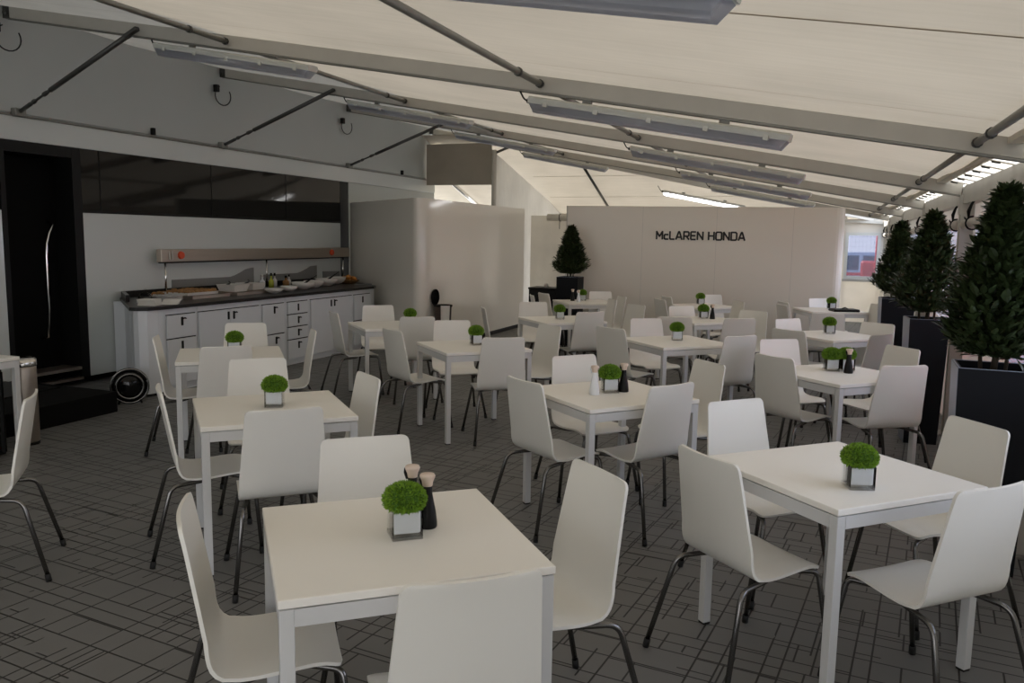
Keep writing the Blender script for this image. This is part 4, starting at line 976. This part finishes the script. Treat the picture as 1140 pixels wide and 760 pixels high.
# ------------------------------------------------------------------ outside
t = thing('mesh_fence', 'wire mesh fence outside the far window', 'fence', (0, 20.6, -.06))
mb = MB()
for i in range(51): mb.box(-1.5 + i * .08, -1.497 + i * .08, 0, .003, .0, 2.4)
for i in range(21): mb.box(-1.5, 2.5, 0, .003, .02 + i * .115, .023 + i * .115)
mb.build('wire_mesh', 'fence', t)
mb = MB()
for x in (-1.5, .3, 2.5): mb.tube([(x, 0, 0), (x, 0, 2.45)], .02, 8)
mb.build('post', 'fence', t)
t = thing('parked_car', 'silver-blue car parked beyond the fence outside the far window', 'car', (.9, 25, -.06))
mb = MB(); mb.hull([(x, y, z) for y in (-.85, .85) for x, z in ((-2.1, .3), (-2.15, .75), (-1.9, .95), (2.1, .95), (2.2, .7), (2.15, .3))]); mb.hull([(x, y * (1 if z < 1.2 else .85), z) for y in (-.8, .8) for x, z in ((-1.5, .95), (-1.0, 1.45), (.9, 1.48), (1.6, .95))]); mb.build('body', 'carpaint', t)
mb = MB(); mb.hull([(x, y, z) for y, in ((-.83,), (-.80,)) for x, z in ((-1.2, 1.0), (-.9, 1.36), (-.1, 1.39), (-.1, 1.0))]); mb.hull([(x, y, z) for y, in ((-.83,), (-.80,)) for x, z in ((0, 1.0), (0, 1.39), (.8, 1.38), (1.3, 1.0))]); mb.build('window', 'carglass', t)
for x in (-1.35, 1.35):
    for y in (-.75, .75): MB().tube([(x, y - .1, .32), (x, y + .1, .32)], .32, 18).build('wheel', 'rubber', t)
t = thing('barrier', 'red plastic barrier outside the far window', 'barrier', (.95, 21.2, -.06))
MB().box(-.20, .55, -.2, .2, 0, 1.3, .04).build('body', 'redplastic', t)
MB().box(-.6, -.2, -.02, .02, .95, 1.02).build('tape', 'redplastic', t)
o = MB().tube([(0, 0, 0), (0, 0, 2.0)], .035, 8).build('barrier_pole', 'redplastic', loc=(1.06, 20.9, -.06)); tag(o, 'red upright pole at the right of the far window view', 'pole')
t = thing('site_cabin', 'long pale blue-grey cabin outside along the right wall', 'cabin', (9.5, 9, -.06))
MB().box(0, 2.5, -9, 16, .1, 2.9, .03).build('body', 'outwall', t)
MB().box(-.02, 2.5, -9.05, 16.05, 0, .1).build('base', 'black', t)
mb = MB()
for i in range(40): mb.box(-.015, .0, -8.8 + i * .62, -8.76 + i * .62, .15, 2.85)
mb.build('cladding_rib', 'outwall', t)
for i, (y, lb) in enumerate(((5.9, 'red plastic barrier outside the window behind the nearest tree'), (8.3, 'red plastic barrier outside the window between nearest and middle trees'), (11.2, 'red plastic barrier outside behind the middle tree'))):
    t = thing('barrier', lb, 'barrier', (2.4, y, -.06), 0, 'red barriers outside the right wall')
    mb = MB(); mb.hull([(x * (1 if z > .3 else 1.6), yy, z) for x in (-.08, .08) for yy in (-.8, .8) for z in (0, .31, 1.35)]); mb.build('body', 'redplastic', t)
    MB().box(-.084, -.08, -.6, .6, .8, 1.0).build('band', 'ceramic', t)

# ------------------------------------------------------------------ light
w = bpy.data.worlds.new('sky'); SC.world = w; w.use_nodes = True
N = w.node_tree.nodes; L = w.node_tree.links; bg = N['Background']
tc = N.new('ShaderNodeTexCoord'); sx_ = N.new('ShaderNodeSeparateXYZ'); rp_ = N.new('ShaderNodeValToRGB')
L.new(tc.outputs['Generated'], sx_.inputs[0]); L.new(sx_.outputs[2], rp_.inputs[0]); L.new(rp_.outputs[0], bg.inputs[0])
rp_.color_ramp.elements[0].color = (.90, .88, .88, 1); rp_.color_ramp.elements[1].color = (.50, .66, .95, 1)
bg.inputs[1].default_value = 1.4
sl = bpy.data.lights.new('sun', 'SUN'); sl.energy = 4.2; sl.angle = .02; sl.color = (1, .93, .82)
so = bpy.data.objects.new('sun', sl); COL.objects.link(so)
so.rotation_euler = Vector((.62, -.35, -.70)).to_track_quat('-Z', 'Y').to_euler(); so.location = (-10, 0, 12)

# ------------------------------------------------------------------ camera
cam = bpy.data.cameras.new('camera'); co = bpy.data.objects.new('camera', cam); COL.objects.link(co)
r = Vector((0.93398955, 0.35692473, 0.01637853)); u = Vector((-0.05986011, 0.11111916, 0.99200267)); f = Vector((-0.35225031, 0.92750055, -0.12514969))
co.matrix_world = Matrix(((r.x, u.x, -f.x, C0[0]), (r.y, u.y, -f.y, C0[1]), (r.z, u.z, -f.z, C0[2]), (0, 0, 0, 1)))
cam.sensor_width = 36; cam.sensor_fit = 'HORIZONTAL'; cam.lens = 915.24 * 36 / 1140; cam.clip_start = .05; cam.clip_end = 300
SC.camera = co
vs_ = SC.view_settings
vs_.view_transform = 'Standard'; vs_.look = 'None'; vs_.gamma = 1; vs_.exposure = 1.45; vs_.use_curve_mapping = False
